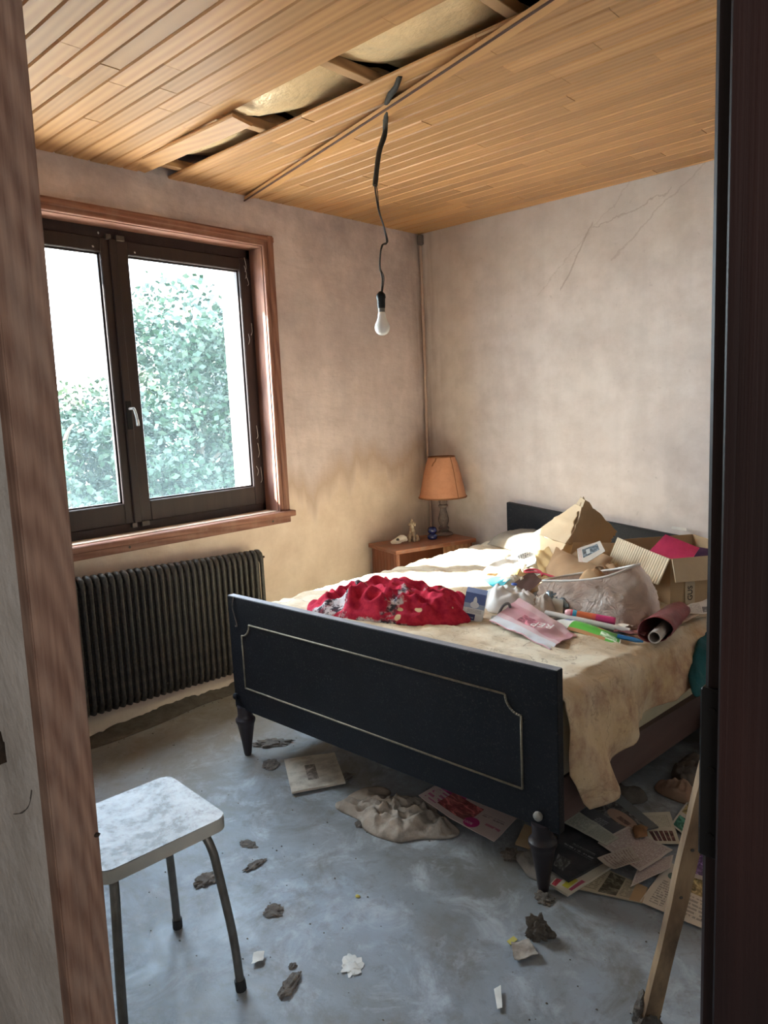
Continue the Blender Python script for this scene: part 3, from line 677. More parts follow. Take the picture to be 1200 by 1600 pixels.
#==BED==
BX0, BX1, BF, BH = .655, 2.15, -2.12, -.035
def drop(x, y):
    u = min(max((x-.65)/1.5, 0), 1); v = min(max(1+y/2.1, 0), 1); return .18*u*v
def S(x, y): return .60-drop(x, y)
def bed():
    t = thing('bed_frame', (1.4, -1.05, 0), 'black double bed with gilt inlaid footboard, sunk at one head corner', 'bed')
    fb = box('footboard', (BX0, BF, .205), (BX1, BF+.032, .680), M_bedblack, t, bev=.003, seg=2)
    box('top_edge', (BX0+.002, BF+.002, .6795), (BX1-.002, BF+.030, .6815), M_bedtop, fb, bev=.0006)
    # inlay line with scooped upper corners
    y = BF-.001; pts = []; r = .052; xl, xr, zb, zt = .735, 2.035, .305, .577
    pts += [(xl, y, zb), (xl, y, zt-r)]
    pts += [(xl+r*math.sin(a), y, zt-r*math.cos(a)) for a in [R(9*k) for k in range(1, 10)]]
    pts += [(xl+r, y, zt), (xr-r, y, zt)]
    pts += [(xr-r*math.cos(a), y, zt-r*math.sin(a)) for a in [R(9*k) for k in range(1, 10)]]
    pts += [(xr, y, zt-r), (xr, y, zb)]
    vs, fs = [], []
    P = [V(p) for p in pts]+[V(pts[0])]
    for a, b in zip(P, P[1:]):
        v, f = tube_v([a, b], .0036, 6); o = len(vs); vs += v; fs += [[i+o for i in q] for q in f]
    mk('gilt_inlay', vs, fs, M_inlay, fb, True)
    for x, z, c in ((2.088, .243, 1), (.672, .257, 0)):
        lathe('bolt_knob', [(.011, 0), (.014, .006), (.013, .013), (.007, .018), (0, .019)], (x, BF, z), plain('knob_grey', (.30, .29, .27), None, 30, .6) if c else M_bedblack, fb, 14, Matrix.Rotation(R(90), 4, 'X'))
    prof = [(.013, 0), (.016, .01), (.022, .06), (.033, .125), (.036, .140), (.041, .150), (.041, .160), (.033, .168), (.030, .180), (.032, .215)]
    for x in (.695, 2.088): lathe('leg', prof, (x, BF+.016, 0), M_leg, t, 20)
    lathe('leg', prof, (.695, -.05, 0), M_leg, t, 16)
    # headboard, tipped down to the right
    hz = lambda x: -.118*(x-.655)
    bm = bmesh.new(); xs = (BX0, BX1); v = []
    for yy in (-.062, -.028):
        for x, z in ((BX0, .20), (BX1, .20), (BX1, .808), (BX0, .808)): v.append(bm.verts.new((x, yy, z+hz(x))))
    for f in ([0, 1, 2, 3], [7, 6, 5, 4], [0, 4, 5, 1], [1, 5, 6, 2], [2, 6, 7, 3], [3, 7, 4, 0]): bm.faces.new([v[i] for i in f])
    bmesh.ops.bevel(bm, geom=list(bm.edges), offset=.003, segments=2, affect='EDGES')
    hbd = bmk('headboard', bm, M_bedblack, t, True)
    def rail(name, x0, x1, zf0, zf1, zh0, zh1, mat, yA=BF+.03, yB=-.06):
        vs = [V((x0, yA, zf0)), V((x1, yA, zf0)), V((x1, yA, zf1)), V((x0, yA, zf1)), V((x0, yB, zh0)), V((x1, yB, zh0)), V((x1, yB, zh1)), V((x0, yB, zh1))]
        return mk(name, vs, [[0, 1, 2, 3], [7, 6, 5, 4], [0, 4, 5, 1], [1, 5, 6, 2], [2, 6, 7, 3], [3, 7, 4, 0]], mat, t)
    rail('side_rail', 2.105, 2.130, .210, .345, .006, .140, M_rail)
    rail('side_rail', .672, .697, .210, .345, .205, .340, M_rail)
    rnd = random.Random(1)
    for k in range(11):
        yy = -1.98+k*.18
        vs = []
        for y2 in (yy, yy+.08):
            for x in (.70, 2.10):
                z = .29-drop(x, y2); vs += [V((x, y2, z)), V((x, y2, z+.018))]
        mk('slat', vs, [[0, 1, 3, 2], [6, 7, 5, 4], [0, 4, 5, 1], [2, 3, 7, 6], [1, 5, 7, 3], [0, 2, 6, 4]], M_rail, t)
    tube('dust_strand', smooth_pts([(.70, BF-.002, .68), (.692, BF-.006, .64), (.70, BF-.004, .60), (.713, BF-.005, .565), (.70, BF-.004, .56)]), [.002+.003*abs(nz(i*.7, 2)) for i in range(25)], M_dust, fb, 6)
bed()
def mattress():
    nu, nv = 40, 54; vs = []; x0, x1, y0, y1 = .685, 2.125, -2.08, -.07
    n = 0
    def prof(u, x0, x1, r=.05): return x0+(x1-x0)*u
    top = []; bot = []
    for i in range(nu):
        for j in range(nv):
            x = x0+(x1-x0)*i/(nu-1); y = y0+(y1-y0)*j/(nv-1)
            e = min(x-x0, x1-x, y-y0, y1-y); rr = .05; dz = 0
            if e < rr: dz = rr-math.sqrt(max(0, rr*rr-(rr-e)**2))
            top.append(V((x, y, .578-drop(x, y)-dz))); bot.append(V((x, y, .318-drop(x, y)+dz*.6)))
    fs = grid_faces(nu, nv); o = len(top); fs += [[i+o for i in f[::-1]] for f in grid_faces(nu, nv)]
    edge = [i*nv for i in range(nu)]+[(nu-1)*nv+j for j in range(1, nv)]+[i*nv+nv-1 for i in range(nu-2, -1, -1)]+[j for j in range(nv-2, 0, -1)]
    for a, b in zip(edge, edge[1:]+edge[:1]): fs.append([b, a, a+o, b+o])
    m = mk('mattress', top+bot, fs, M_mattress, None, True); tagit(m, 'thick cream mattress showing under the stained quilt', 'mattress')
mattress()
def quilt_mat():
    t = NT('stained_quilt'); p = t.coord(kind='World'); a = t.noise(p, 2.6, 6, .65, .4); b = t.noise(p, 9, 6, .7); c = t.noise(p, 45, 3, .7)
    col = t.mix(t.rng(a, .36, .64), (.46, .33, .20), (.76, .69, .55))
    col = t.mix(t.math('MULTIPLY', t.rng(b, .52, .7), .55), col, (.38, .24, .14))
    x = t.xyz(p)
    side = t.rng(x[0], 2.12, 2.16)   # the hanging side is the soiled tan part of the cover
    col = t.mix(t.math('MULTIPLY', side, .6), col, t.mix(t.rng(b, .4, .62), (.60, .41, .22), (.30, .13, .08)))
    vein = t.rng(t.math('ABSOLUTE', t.math('SUBTRACT', t.noise(p, 5, 5, .6, .6), .5)), .002, .011, 1, 0)
    col = t.mix(t.math('MULTIPLY', vein, t.rng(a, .4, .6, .15, .5)), col, (.20, .13, .085))
    col = t.mix(t.math('MULTIPLY', t.rng(c, .62, .72), .45), col, (.16, .10, .07))
    t.bump(t.math('ADD', t.math('MULTIPLY', b, .6), t.math('MULTIPLY', c, .25)), .5, .015)
    return t.fin(col, .95, 0, .15)
def hem(y):
    K = [(-2.12, .42), (-2.07, .36), (-2.01, .238), (-1.95, .265), (-1.764, .338), (-1.60, .35), (-1.478, .362), (-1.25, .37), (-1.042, .377), (-.6, .36), (-.07, .34)]
    for (a, za), (b, zb) in zip(K, K[1:]):
        if y <= b: return za+(zb-za)*max(0, (y-a)/(b-a))
    return K[-1][1]
def quilt():
    ny, ns, nd = 120, 90, 30; P = []; r = .045
    y0, y1 = -2.072, -.10
    for i in range(ny):
        y = y0+(y1-y0)*i/(ny-1)
        row = []
        for j in range(ns):
            x = .655+(2.150-r-.655)*j/(ns-1)
            w = .007*rid(x*1.0, y*1.6, 1, 3.0)+.008*rid(x*.8, y*2.0, 2, 7)+.005*nz(x, y, 3, 18)+.005*rid(x*.7, y*1.6, 5, 20)
            z = S(x, y)+w+.004
            le = x-.655
            if le < .05: z -= .05-math.sqrt(max(0, .0025-(.05-le)**2))
            row.append(V((x, y, z)))
        zt = S(2.15, y)+.004; zb = hem(y)
        for j in range(1, 8):
            a = R(90*j/7); row.append(V((2.150-r+r*math.sin(a)+.004*nz(y, a, 1, 9), y, zt-r+r*math.cos(a)+.004*nz(y, 3, 2, 14))))
        zs = zt-r
        for j in range(1, nd+1):
            q = j/nd; z = zs+(zb+.006*nz(y, 0, 4, 20)-zs)*q
            fold = math.sin(y*21+1.2*nz(y, z, 1, 2)*3)
            fold2 = max(0, math.sin(y*9.5+.8))**3
            x = 2.150+q*(.018+.026*fold+.050*fold2+.016*nz(y, z, 2, 8))+.009*rid(y, z*.5, 4, 11)*min(1, q*3)
            row.append(V((x, y, z)))
        P += row
    m = ns+7+nd; vs, fs = thick_grid([V(p) for p in P], ny, m, -.003)
    # orientation: flip so the outer surface faces up / out
    o = mk('quilt', vs, [f[::-1] for f in fs], quilt_mat(), None, True); tagit(o, 'stained cream quilt spread over the mattress and hanging down its side', 'quilt')
quilt()
#==STOOL==
def stool():
    c = [V((1.398, -2.865)), V((1.690, -2.885)), V((1.671, -3.185))]
    ux = (c[1]-c[0]); uy = (c[2]-c[1]); uy = V((ux.y, -ux.x)) if False else uy
    cen = (c[0]+c[2])/2; ux = ux.normalized(); uyn = V((-ux.y, ux.x))
    hx, hy, r, z1, th = .150, .155, .030, .452, .030
    t = thing('stool', (cen.x, cen.y, 0), 'white laminate-topped stool with tubular metal legs near the doorway', 'stool')
    def W2(a, b, z): p = cen+ux*a+uyn*b; return V((p.x, p.y, z))
    out = []
    for sx, sy, a0 in ((1, 1, 0), (-1, 1, 90), (-1, -1, 180), (1, -1, 270)):
        for k in range(7):
            a = R(a0+90*k/6); out.append((sx*(hx-r)+r*math.cos(a), sy*(hy-r)+r*math.sin(a)))
    lt = NT('white_laminate_dirty'); q = lt.coord()
    g1 = lt.rng(lt.noise(q, 6, 8, .78, .6), .38, .60); g2 = lt.rng(lt.noise(q, 34, 6, .75), .45, .62); g3 = lt.rng(lt.noise(q, 110, 4, .7), .5, .6)
    gr = lt.math('MULTIPLY', g1, lt.math('ADD', lt.math('MULTIPLY', g2, .6), .35)); gr = lt.math('MAXIMUM', lt.math('MULTIPLY', gr, 1.7, clamp=True), lt.math('MULTIPLY', g2, lt.math('MULTIPLY', g3, .6)), clamp=True)
    lam = lt.fin(lt.mix(gr, (.43, .43, .44), (.085, .062, .048)), .5, 0, .4)
    edge = plain('grey_edge_band', (.42, .40, .35), None, 12, .6)
    n = len(out); top = [W2(a, b, z1) for a, b in out]; bot = [W2(a, b, z1-th) for a, b in out]
    mk('seat', top+bot, [list(range(n)), [n+k for k in range(n)][::-1]]+[[k, n+k, n+(k+1) % n, (k+1) % n] for k in range(n)], edge, t)
    o2 = [(a*.992, b*.992) for a, b in out]
    mk('seat_top', [W2(a, b, z1+.0015) for a, b in o2]+[W2(a, b, z1-.001) for a, b in o2], [list(range(n)), [n+k for k in range(n)][::-1]]+[[k, n+k, n+(k+1) % n, (k+1) % n] for k in range(n)], lam, t)
    for sx, sy in ((1, 1), (-1, 1), (1, -1), (-1, -1)):
        a = [(.02*sx, sy*.095, z1-th-.010), (.075*sx, sy*.105, z1-th-.011), (.105*sx, sy*.113, z1-th-.022), (.122*sx, sy*.120, z1-th-.055), (.130*sx, sy*.125, z1-th-.10), (.152*sx, sy*.140, .15), (.160*sx, sy*.146, .012)]
        lg = tube('leg', [W2(*p) for p in smooth_pts(a, 4)], .0105, M_steel, t, 10)
        tube('rubber_foot', [W2(.158*sx, sy*.1455, .028), W2(.161*sx, sy*.1465, .001)], .0135, M_rubber, lg, 10)
stool()
#==NIGHTSTAND==
NS_A = R(-17); NSC = V((.335, -.727))
def nightstand():
    fy = V((math.sin(-NS_A), math.cos(NS_A))); sx = V((-fy.y, fy.x))    # along front (away), and towards the wall
    m = Matrix(((sx.x, fy.x, 0, NSC.x), (sx.y, fy.y, 0, NSC.y), (0, 0, 1, 0), (0, 0, 0, 1)))  # local x: depth to wall, y: along front
    red = wood('nightstand_red_wood', (.16, .045, .020), (.27, .090, .042), 2, 16, .5, 3, .06, rings=False)
    redh = wood('nightstand_top_wood', (.20, .065, .03), (.34, .13, .07), 1, 16, .5, 3, .06, worn=((.22, .15, .12), .6))
    D, Lg = .315, .57
    t = thing('nightstand', (*(NSC+sx*D/2+fy*Lg/2), 0), 'open reddish wooden nightstand in the corner', 'nightstand')
    tp = box('top', (-.005, -.005, .568), (D+.005, Lg+.005, .592), redh, t, .003, m)
    box('back_panel', (D-.025, .015, .37), (D-.01, Lg-.015, .568), red, t, .001, m)
    box('bottom_panel', (.01, .01, .362), (D-.01, Lg-.01, .382), red, t, .002, m)
    sd = box('side_panel', (.012, .014, .362), (D-.012, .030, .568), red, t, .001, m)
    for k in range(8): box('slat', (.012+k*.036, .006, .384), (.012+k*.036+.033, .015, .567), red, sd, .003, m)
    box('side_panel', (.012, Lg-.030, .362), (D-.012, Lg-.014, .568), red, t, .001, m)
    box('front_panel', (.010, Lg*.60, .382), (.022, Lg-.03, .568), wood('nightstand_inner', (.22, .09, .045), (.38, .18, .09), 2, 16, .5, 3, .06), t, .001, m)
    box('base_moulding', (-.004, -.004, .352), (D+.004, .03, .372), red, t, .003, m)
    box('base_moulding', (-.004, .03, .352), (.02, Lg, .372), red, t, .003, m)
    for a, b in ((.04, .05), (D-.04, .05), (.04, Lg-.05), (D-.04, Lg-.05)):
        p = m @ V((a, b, 0)); lathe('leg', [(.012, 0), (.02, .354)], p, red, t, 12)
    # small things left in the open shelf
    p = m @ V((.09, .075, .382))
    o = clump('black_bundle', p, .030, M_rubber, 3, (1, 1, .9), .3); tagit(o, 'black round bundle inside the open nightstand shelf', 'bundle')
    P = [m @ V((x, y, .386)) for x, y in ((.05, .10), (.05, .32), (.22, .32), (.22, .10))]
    o = sheet('pink_booklet', P, plain('booklet_pink', (.42, .08, .17), None, 6, .6), None, 6, 6, .003, 9, .006); tagit(o, 'pink booklet lying inside the open nightstand shelf', 'booklet')
nightstand()
def table_lamp():
    x, y, z = .255, -.174, .593
    shade = plain('lampshade_orange', (.58, .29, .165), (.47, .21, .12), 5, .85, .15, 60, dust=.3, dustc=(.25, .10, .05))
    gr = plain('turned_wood_grey', (.16, .12, .11), (.09, .065, .06), 20, .7, .2, dust=.5, dustc=(.28, .24, .22))
    tr = plain('shade_trim', (.25, .11, .05), None, 30, .9)
    t = thing('table_lamp', (x, y, z), 'table lamp with orange cone shade on a turned grey base', 'lamp')
    lathe('base', [(.055, 0), (.058, .006), (.053, .014), (.036, .022), (.030, .026), (0, .026)], (x, y, z), gr, t, 28)
    lathe('stem', [(.022, .024), (.034, .036), (.036, .046), (.023, .056), (.026, .066), (.033, .085), (.034, .105), (.027, .135), (.020, .160), (.020, .172), (.031, .182), (.031, .190), (.022, .197), (.028, .212), (.028, .222), (.019, .230), (.016, .262), (0, .264)], (x, y, z), gr, t, 24)
    prof = [(.150, .243), (.145, .262), (.132, .320), (.116, .395), (.099, .455), (.083, .497)]
    inner = [(r-.003, q) for r, q in prof[::-1]]
    vs, fs = lathe_v(prof+inner, 40, Matrix.Translation((x, y, z)))
    n = 40; k = len(prof)*2; fs = [f for f in fs if len(f) == 4]+[[(k-1)*n+i, (k-1)*n+(i+1) % n, (i+1) % n, i] for i in range(n)]
    sh = mk('lamp_shade', vs, fs, shade, t, True, sharp=60)
    for r, q, w in ((.150, .243, .005), (.083, .497, .0035)):
        tube('shade_trim', [(x+r*math.cos(2*math.pi*i/36), y+r*math.sin(2*math.pi*i/36), z+q) for i in range(36)], w, tr, sh, 6, True)
    a = R(-75); tube('stain_strip', [(x+r*math.cos(a+b)*1.01, y+r*math.sin(a+b)*1.01, z+q) for r, q, b in ((.083, .495, 0), (.090, .475, -.05), (.097, .462, -.16), (.102, .445, -.22))], .004, tr, sh, 6)
    tube('seam', [(x+1.006*r*math.cos(R(-12)), y+1.006*r*math.sin(R(-12)), z+q) for r, q in prof], .0022, tr, sh, 5)
    tube('bulb_holder', [(x, y, z+.255), (x, y, z+.33)], .016, M_rubber, t, 10)
    lathe('bulb', [(.012, .33), (.014, .34), (.028, .38), (.022, .40), (0, .41)], (x, y, z), M_white, t, 16)
    for k in range(3):
        a = k*2.09; tube('shade_spoke', [(x, y, z+.42), (x+.088*math.cos(a), y+.088*math.sin(a), z+.48)], .0018, M_steel, t, 5)
    tube('bulb_clip', [(x, y, z+.40), (x, y, z+.425)], .004, M_steel, t, 6)
table_lamp()
def skull():
    x, y, z = .205, -.545, .592
    bone = plain('bone_white', (.80, .76, .70), (.62, .56, .48), 20, .7, .2)
    t = thing('animal_skull', (x, y, z), 'small bleached animal skull on the nightstand', 'skull')
    d = V((-.62, -.78, 0)).normalized(); s = V((-d.y, d.x, 0)); up = V((0, 0, 1))
    st = [(-.048, .004, .004, .020), (-.042, .017, .016, .024), (-.025, .026, .023, .028), (-.008, .027, .024, .029), (.008, .021, .020, .026), (.018, .017, .016, .022), (.035, .013, .012, .017), (.050, .010, .009, .013), (.058, .006, .005, .011)]
    vs, fs = [], []
    for a, w, h, zc in st:
        for k in range(16):
            q = 2*math.pi*k/16; vs.append(V((x, y, z))+d*a+s*w*math.cos(q)+up*(zc+h*math.sin(q)*(1 if math.sin(q) > 0 else .75)))
    for i in range(len(st)-1):
        for k in range(16): k2 = (k+1) % 16; fs.append([i*16+k, i*16+k2, (i+1)*16+k2, (i+1)*16+k])
    fs += [list(range(16))[::-1], [(len(st)-1)*16+k for k in range(16)]]
    sk = mk('cranium', vs, fs, bone, t, True)
    for sd in (-1, 1):
        o = V((x, y, z+.022))+d*.014+s*sd*.014; clump('eye_socket', o, .011, M_void, 1, (1, 1, .9), .05, sk, 2)
        tube('cheekbone', smooth_pts([V((x, y, z+.016))+d*.030+s*sd*.014, V((x, y, z+.015))+d*.006+s*sd*.031, V((x, y, z+.018))-d*.022+s*sd*.027], 4), .0032, bone, t, 6)
        tube('tooth_row', [V((x, y, z+.006))+d*.052+s*sd*.007, V((x, y, z+.004))+d*.02+s*sd*.012, V((x, y, z+.008))-d*.006+s*sd*.014], .0045, bone, t, 6)
    clump('nose_opening', V((x, y, z+.008))+d*.054, .007, M_void, 2, (1, .8, .8), .05, sk, 2)
skull()
def dog():
    x, y, z = .220, -.440, .592
    b = plain('figurine_glaze', (.55, .42, .30), (.14, .085, .05), 55, .25, .2, 60, spec=.6)
    t = thing('dog_figurine', (x, y, z), 'small glazed poodle-like dog figurine sitting upright on the nightstand', 'figurine')
    f = V((.45, -.89, 0)); s = V((.89, .45, 0))
    def at(a, c, h): return V((x, y, z))+f*a+s*c+V((0, 0, h))
    vs, fs = tube_v(smooth_pts([at(-.022, 0, .006), at(-.018, 0, .030), at(-.004, 0, .062), at(.004, 0, .090), at(.006, 0, .104)], 4), [.024, .027, .026, .024, .022, .021, .019, .018, .017, .016, .015, .014, .013, .012, .0115, .011, .009], 12)
    mk('body', vs, fs, b, t, True)
    clump('head', at(.008, 0, .100), .017, b, 1, (1, 1, 1.1), .08, t, 3)
    clump('topknot', at(.002, 0, .122), .012, b, 4, (1, 1, .9), .25, t, 2)
    tube('muzzle', [at(.012, 0, .114), at(.034, 0, .110)], [.009, .006], b, t, 8)
    for c in (-1, 1):
        clump('ear', at(.002, c*.017, .092), .009, b, 2+c, (.8, .8, 1.6), .2, t, 2)
        tube('front_leg', smooth_pts([at(.008, c*.012, .058), at(.020, c*.014, .03), at(.026, c*.014, .004)], 3), .0075, b, t, 8)
        clump('paw', at(.030, c*.015, 0), .010, b, 3, (1, 1, .9), .15, t, 2)
        clump('haunch', at(-.012, c*.024, 0), .020, b, 6+c, (1, .8, 1.4), .12, t, 2)
    tube('tail', smooth_pts([at(-.035, 0, .01), at(-.046, 0, .03), at(-.044, .003, .045)], 3), .005, b, t, 6)
    clump('tail_tuft', at(-.044, .003, .042), .009, b, 8, (1, 1, 1), .2, t, 2)
dog()
def jar():
    x, y, z = .290, -.335, .592
    g = plain('cobalt_glass', (.010, .018, .11), (.006, .01, .06), 20, .12, 0, spec=.8)
    t = thing('blue_jar', (x, y, z), 'small squat cobalt blue glass jar beside the lamp', 'jar')
    lathe('body', [(.022, 0), (.030, .006), (.032, .020), (.026, .032), (.020, .037), (.026, .043), (.030, .056), (.026, .068), (.022, .072), (.018, .072), (.018, .05), (0, .048)], (x, y, z), g, t, 24)
    tube('rim', [(x+.022*math.cos(i*math.pi/10), y+.022*math.sin(i*math.pi/10), z+.072) for i in range(20)], .0025, g, t, 6, True)
jar()
#==PENDANT==
def pendant():
    cb = plain('cable_black', (.022, .019, .017), None, 20, .7, .3); sl = plain('sleeve_dusty', (.055, .048, .042), (.03, .026, .022), 30, .9, .4)
    t = thing('pendant_bulb', (1.10, -1.602, 1.69), 'bare white light bulb hanging on a kinked black cable', 'light bulb')
    P = [(1.405, -1.794, 2.506), (1.36, -1.765, 2.489), (1.29, -1.725, 2.487), (1.20, -1.64, 2.490), (1.12, -1.555, 2.490), (1.10, -1.541, 2.455), (1.10, -1.578, 2.38), (1.10, -1.608, 2.256)]
    tube('cable_sleeve', smooth_pts(P, 4), [.0095+.003*abs(nz(i*.4, 1)) for i in range(29)], sl, t, 8)
    K = [(1.10, -1.608, 2.265), (1.10, -1.606, 2.23), (1.10, -1.592, 2.164), (1.10, -1.566, 2.108), (1.10, -1.554, 2.052), (1.10, -1.582, 2.038), (1.10, -1.596, 1.995), (1.10, -1.600, 1.947), (1.10, -1.589, 1.911), (1.10, -1.598, 1.855)]
    tube('cable', smooth_pts(K, 5), .0034, cb, t, 7)
    K2 = [V(k)+V((.004, .006*math.sin(i*1.7), .004)) for i, k in enumerate(K)]
    tube('cable_wire', smooth_pts(K2, 5), .0018, cb, t, 6)
    c = (1.10, -1.602, 1.690)
    lathe('lamp_socket', [(.0145, .105), (.0155, .112), (.0165, .140), (.019, .146), (.0175, .158), (.011, .166), (.006, .170), (0, .170)], c, M_black, t, 20)
    lathe('bulb_cap', [(.0125, .086), (.0135, .088), (.0135, .110), (0, .111)], c, M_steel, t, 20)
    fm = plain('bulb_opal', (.86, .86, .84), (.80, .80, .78), 5, .28, 0, spec=.5)
    lathe('bulb', [(0, 0), (.008, .001), (.017, .005), (.025, .013), (.0295, .024), (.030, .034), (.027, .046), (.021, .058), (.0165, .070), (.0150, .082), (.0135, .090), (0, .091)], c, fm, t, 28, sharp=80)
pendant()
def corner_pipe():
    pm = plain('pipe_painted', (.52, .40, .34), (.40, .28, .23), 12, .7, .2)
    t = thing('corner_pipe', (.03, -.026, 0), 'thin painted pipe running down the corner of the walls', 'pipe')
    tube('pipe', smooth_pts([(.028, -.028, 2.42), (.029, -.026, 1.8), (.026, -.028, 1.2), (.03, -.024, .6), (.028, -.026, 0)], 4), .009, pm, t, 8)
    box('junction_box', (.010, -.038, 2.43), (.044, -.008, 2.49), plain('box_grey', (.22, .18, .165), None, 10, .8), t, .004)
corner_pipe()
#==BED CLUTTER==
def SQ(x, y): return S(x, y)+.012       # top of the quilt
def lift(pts, h=0.): return [V((p[0], p[1], p[2]+h)) for p in pts]
def bed_things():
    # red patterned blanket
    t = NT('red_fleece'); p = t.coord(); a = t.noise(p, 3.2, 5, .6, .8); b = t.noise(p, 28, 5, .7)
    col = t.mix(t.rng(b, .35, .65), (.30, .010, .035), (.52, .03, .06))
    col = t.mix(t.math('MULTIPLY', t.rng(a, .50, .54), t.rng(a, .58, .66, 1, .1)), col, t.mix(t.rng(b, .46, .54), (.05, .045, .055), (.55, .50, .52)))
    v = t.n('ShaderNodeTexVoronoi'); v.inputs['Scale'].default_value = 17; dv = t.n('ShaderNodeVectorMath'); dn = t.n('ShaderNodeTexNoise'); dn.inputs['Scale'].default_value = 11; t.l(p, dn.inputs['Vector']); dv.operation = 'MULTIPLY_ADD'; dv.inputs[1].default_value = (.08, .08, .08); t.l(dn.outputs['Color'], dv.inputs[0]); t.l(p, dv.inputs[2]); t.l(dv.outputs[0], v.inputs['Vector'])
    col = t.mix(t.math('MULTIPLY', t.rng(v.outputs['Distance'], .16, .2, 1, 0), t.rng(t.noise(p, 4, 2), .54, .60)), col, (.66, .50, .30))
    t.bump(b, .5, .008); red = t.fin(col, .95, 0, .15)
    o = heap('red_blanket', 1.20, -1.71, .37, .21, R(24), .075, SQ, red, 3, 180, 72, .060, 6.5, irr=.16, sk=1.7); tagit(o, 'crumpled red patterned fleece blanket behind the footboard', 'blanket')
    # medicine carton
    tm = thing('medicine_box', (1.525, -1.62, SQ(1.52, -1.62)), 'small blue and white medicine carton beside the red blanket', 'box')
    f = V((.50, -.86, 0)).normalized(); r = V((.86, .50, 0)).normalized(); up = (V((0, 0, 1))+r*.20-f*.10).normalized(); r = (r-up*r.dot(up)).normalized(); f = r.cross(up); 
    o0 = V((1.478, -1.645, SQ(1.5, -1.63)+.012)); w, h, d = .078, .105, .045
    wt = plain('carton_white', (.74, .77, .80), None, 8, .6)
    pm = printed('carton_print', (.72, .76, .80), [(0, .55, 1, 1, (.10, .16, .42), 'solid'), (0, .45, 1, .62, (.32, .42, .62), 'solid'), (.42, .5, .6, .88, (.80, .86, .92), 'oval'), (.3, .46, .72, .70, (.74, .80, .88), 'oval'), (.2, .28, .9, .42, (.2, .2, .25), 'text40'), (.12, .02, .62, .24, (.025, .04, .16), 'solid'), (.18, .07, .56, .13, (.7, .75, .85), 'text30')], dirt=.15)
    def pt(a, b, c): return o0+r*a+up*b-f*c
    vs = [pt(0, 0, 0), pt(w, 0, 0), pt(w, h, 0), pt(0, h, 0), pt(0, 0, d), pt(w, 0, d), pt(w, h, d), pt(0, h, d)]
    mk('carton', vs, [[1, 0, 4, 5], [2, 1, 5, 6], [3, 2, 6, 7], [0, 3, 7, 4], [5, 4, 7, 6], [0, 1, 2, 3]], wt, tm)
    mk('printed_face', [v+f*.0006 for v in vs[:4]]+[v+f*.0001 for v in vs[:4]], [[0, 1, 2, 3], [7, 6, 5, 4], [0, 4, 5, 1], [1, 5, 6, 2], [2, 6, 7, 3], [3, 7, 4, 0]], pm, tm, uvs=[(0, 0), (1, 0), (1, 1), (0, 1)]*2)
    sheet('open_flap', [pt(0, h, 0), pt(w, h, 0), pt(w, h+.012, d*.9), pt(0, h+.012, d*.9)], plain('flap_blue', (.22, .30, .55), None, 8, .6), tm, 4, 4, .0006, 9, .001)
    # pink mailer bag with lettering
    A, B, Cc, D = V((1.609, -1.650, .600)), V((1.912, -1.742, .585)), V((1.900, -1.534, .575)), V((1.597, -1.424, .622))
    pk = printed('pink_mailer', (.62, .33, .40), [(0, 0, 1, .22, (.72, .76, .84), 'solid'), (0, .22, 1, .34, (.72, .55, .62), 'solid'), (0, .80, .9, 1, (.66, .45, .50), 'solid'), (.30, .36, .60, .62, (.40, .12, .18), 'photo')], dirt=.18, rough=.3)
    bag = sheet('mailer_bag', [A, B, Cc, D], pk, None, 26, 20, .007, 11, .004, 5, bend=lambda u, v: .006+.010*math.sin(3.0*u+1)*v+.006*rid(u, v, 1, 4)); tagit(bag, 'pink and white glossy mailer bag lying on the quilt', 'bag')
    ux = (B-A).normalized(); uy = (D-A).normalized()
    wm = plain('ink_white', (.85, .84, .84), None, 10, .5, 0)
    text_mesh('lettering', 'REP', .052, frame_mtx(A+(B-A)*.66+(D-A)*.47+V((0, 0, .020)), -ux*.9-uy*.35, -uy), wm, bag)
    # white plastic wrap heap and crumpled tissue
    o = heap('plastic_wrap', 1.515, -1.37, .13, .085, R(30), .075, SQ, printed('wrap_white', (.70, .70, .70), [], dirt=.3), 7, 60, 24, .030, 13); tagit(o, 'rumpled white plastic wrapper beside the medicine carton', 'wrapper')
    bl = plain('ink_blue', (.08, .14, .50), None, 10, .4, 0)
    for q, (x, y, zz) in enumerate(((1.455, -1.415, .05), (1.50, -1.31, .09))): clump('blue_print_spot', (x, y, SQ(x, y)+zz), .013, bl, q, (1, 1, .5), .2, o, 2)
    o = heap('crumpled_tissue', 1.645, -1.335, .06, .05, .4, .05, SQ, plain('tissue_beige', (.60, .53, .47), (.36, .29, .24), 16, .9), 9, 40, 16, .03, 24); tagit(o, 'crumpled beige tissue between the wrapper and the plastic bag', 'tissue')
    o = tube('eyeglass_hook', smooth_pts([(1.585, -1.56, .605), (1.592, -1.535, .640), (1.605, -1.515, .648), (1.615, -1.52, .625), (1.612, -1.545, .600)], 5), .0055, plain('hook_grey', (.20, .20, .22), None, 10, .4), None, 8); tagit(o, 'grey curved plastic hook lying beside the pink mailer bag', 'hook')
    o = box('white_clip', (1.580, -1.600, SQ(1.59, -1.59)), (1.605, -1.575, SQ(1.59, -1.59)+.03), plain('clip_white', (.66, .66, .62), None, 10, .6), None, .003); tagit(o, 'tiny white plastic block at the corner of the pink mailer bag', 'block')
    # open plastic bag
    pl = NT('thin_plastic'); q = pl.coord(); tb = pl.n('ShaderNodeBsdfTranslucent'); tb.inputs[0].default_value = (.62, .46, .38, 1)
    pl.bump(pl.noise(q, 13, 6, .62, 1.4), 1., .05); pl.fin(pl.mix(pl.rng(pl.noise(q, 6, 4), .35, .65), (.50, .35, .28), (.70, .60, .53)), .28, 0, .5)
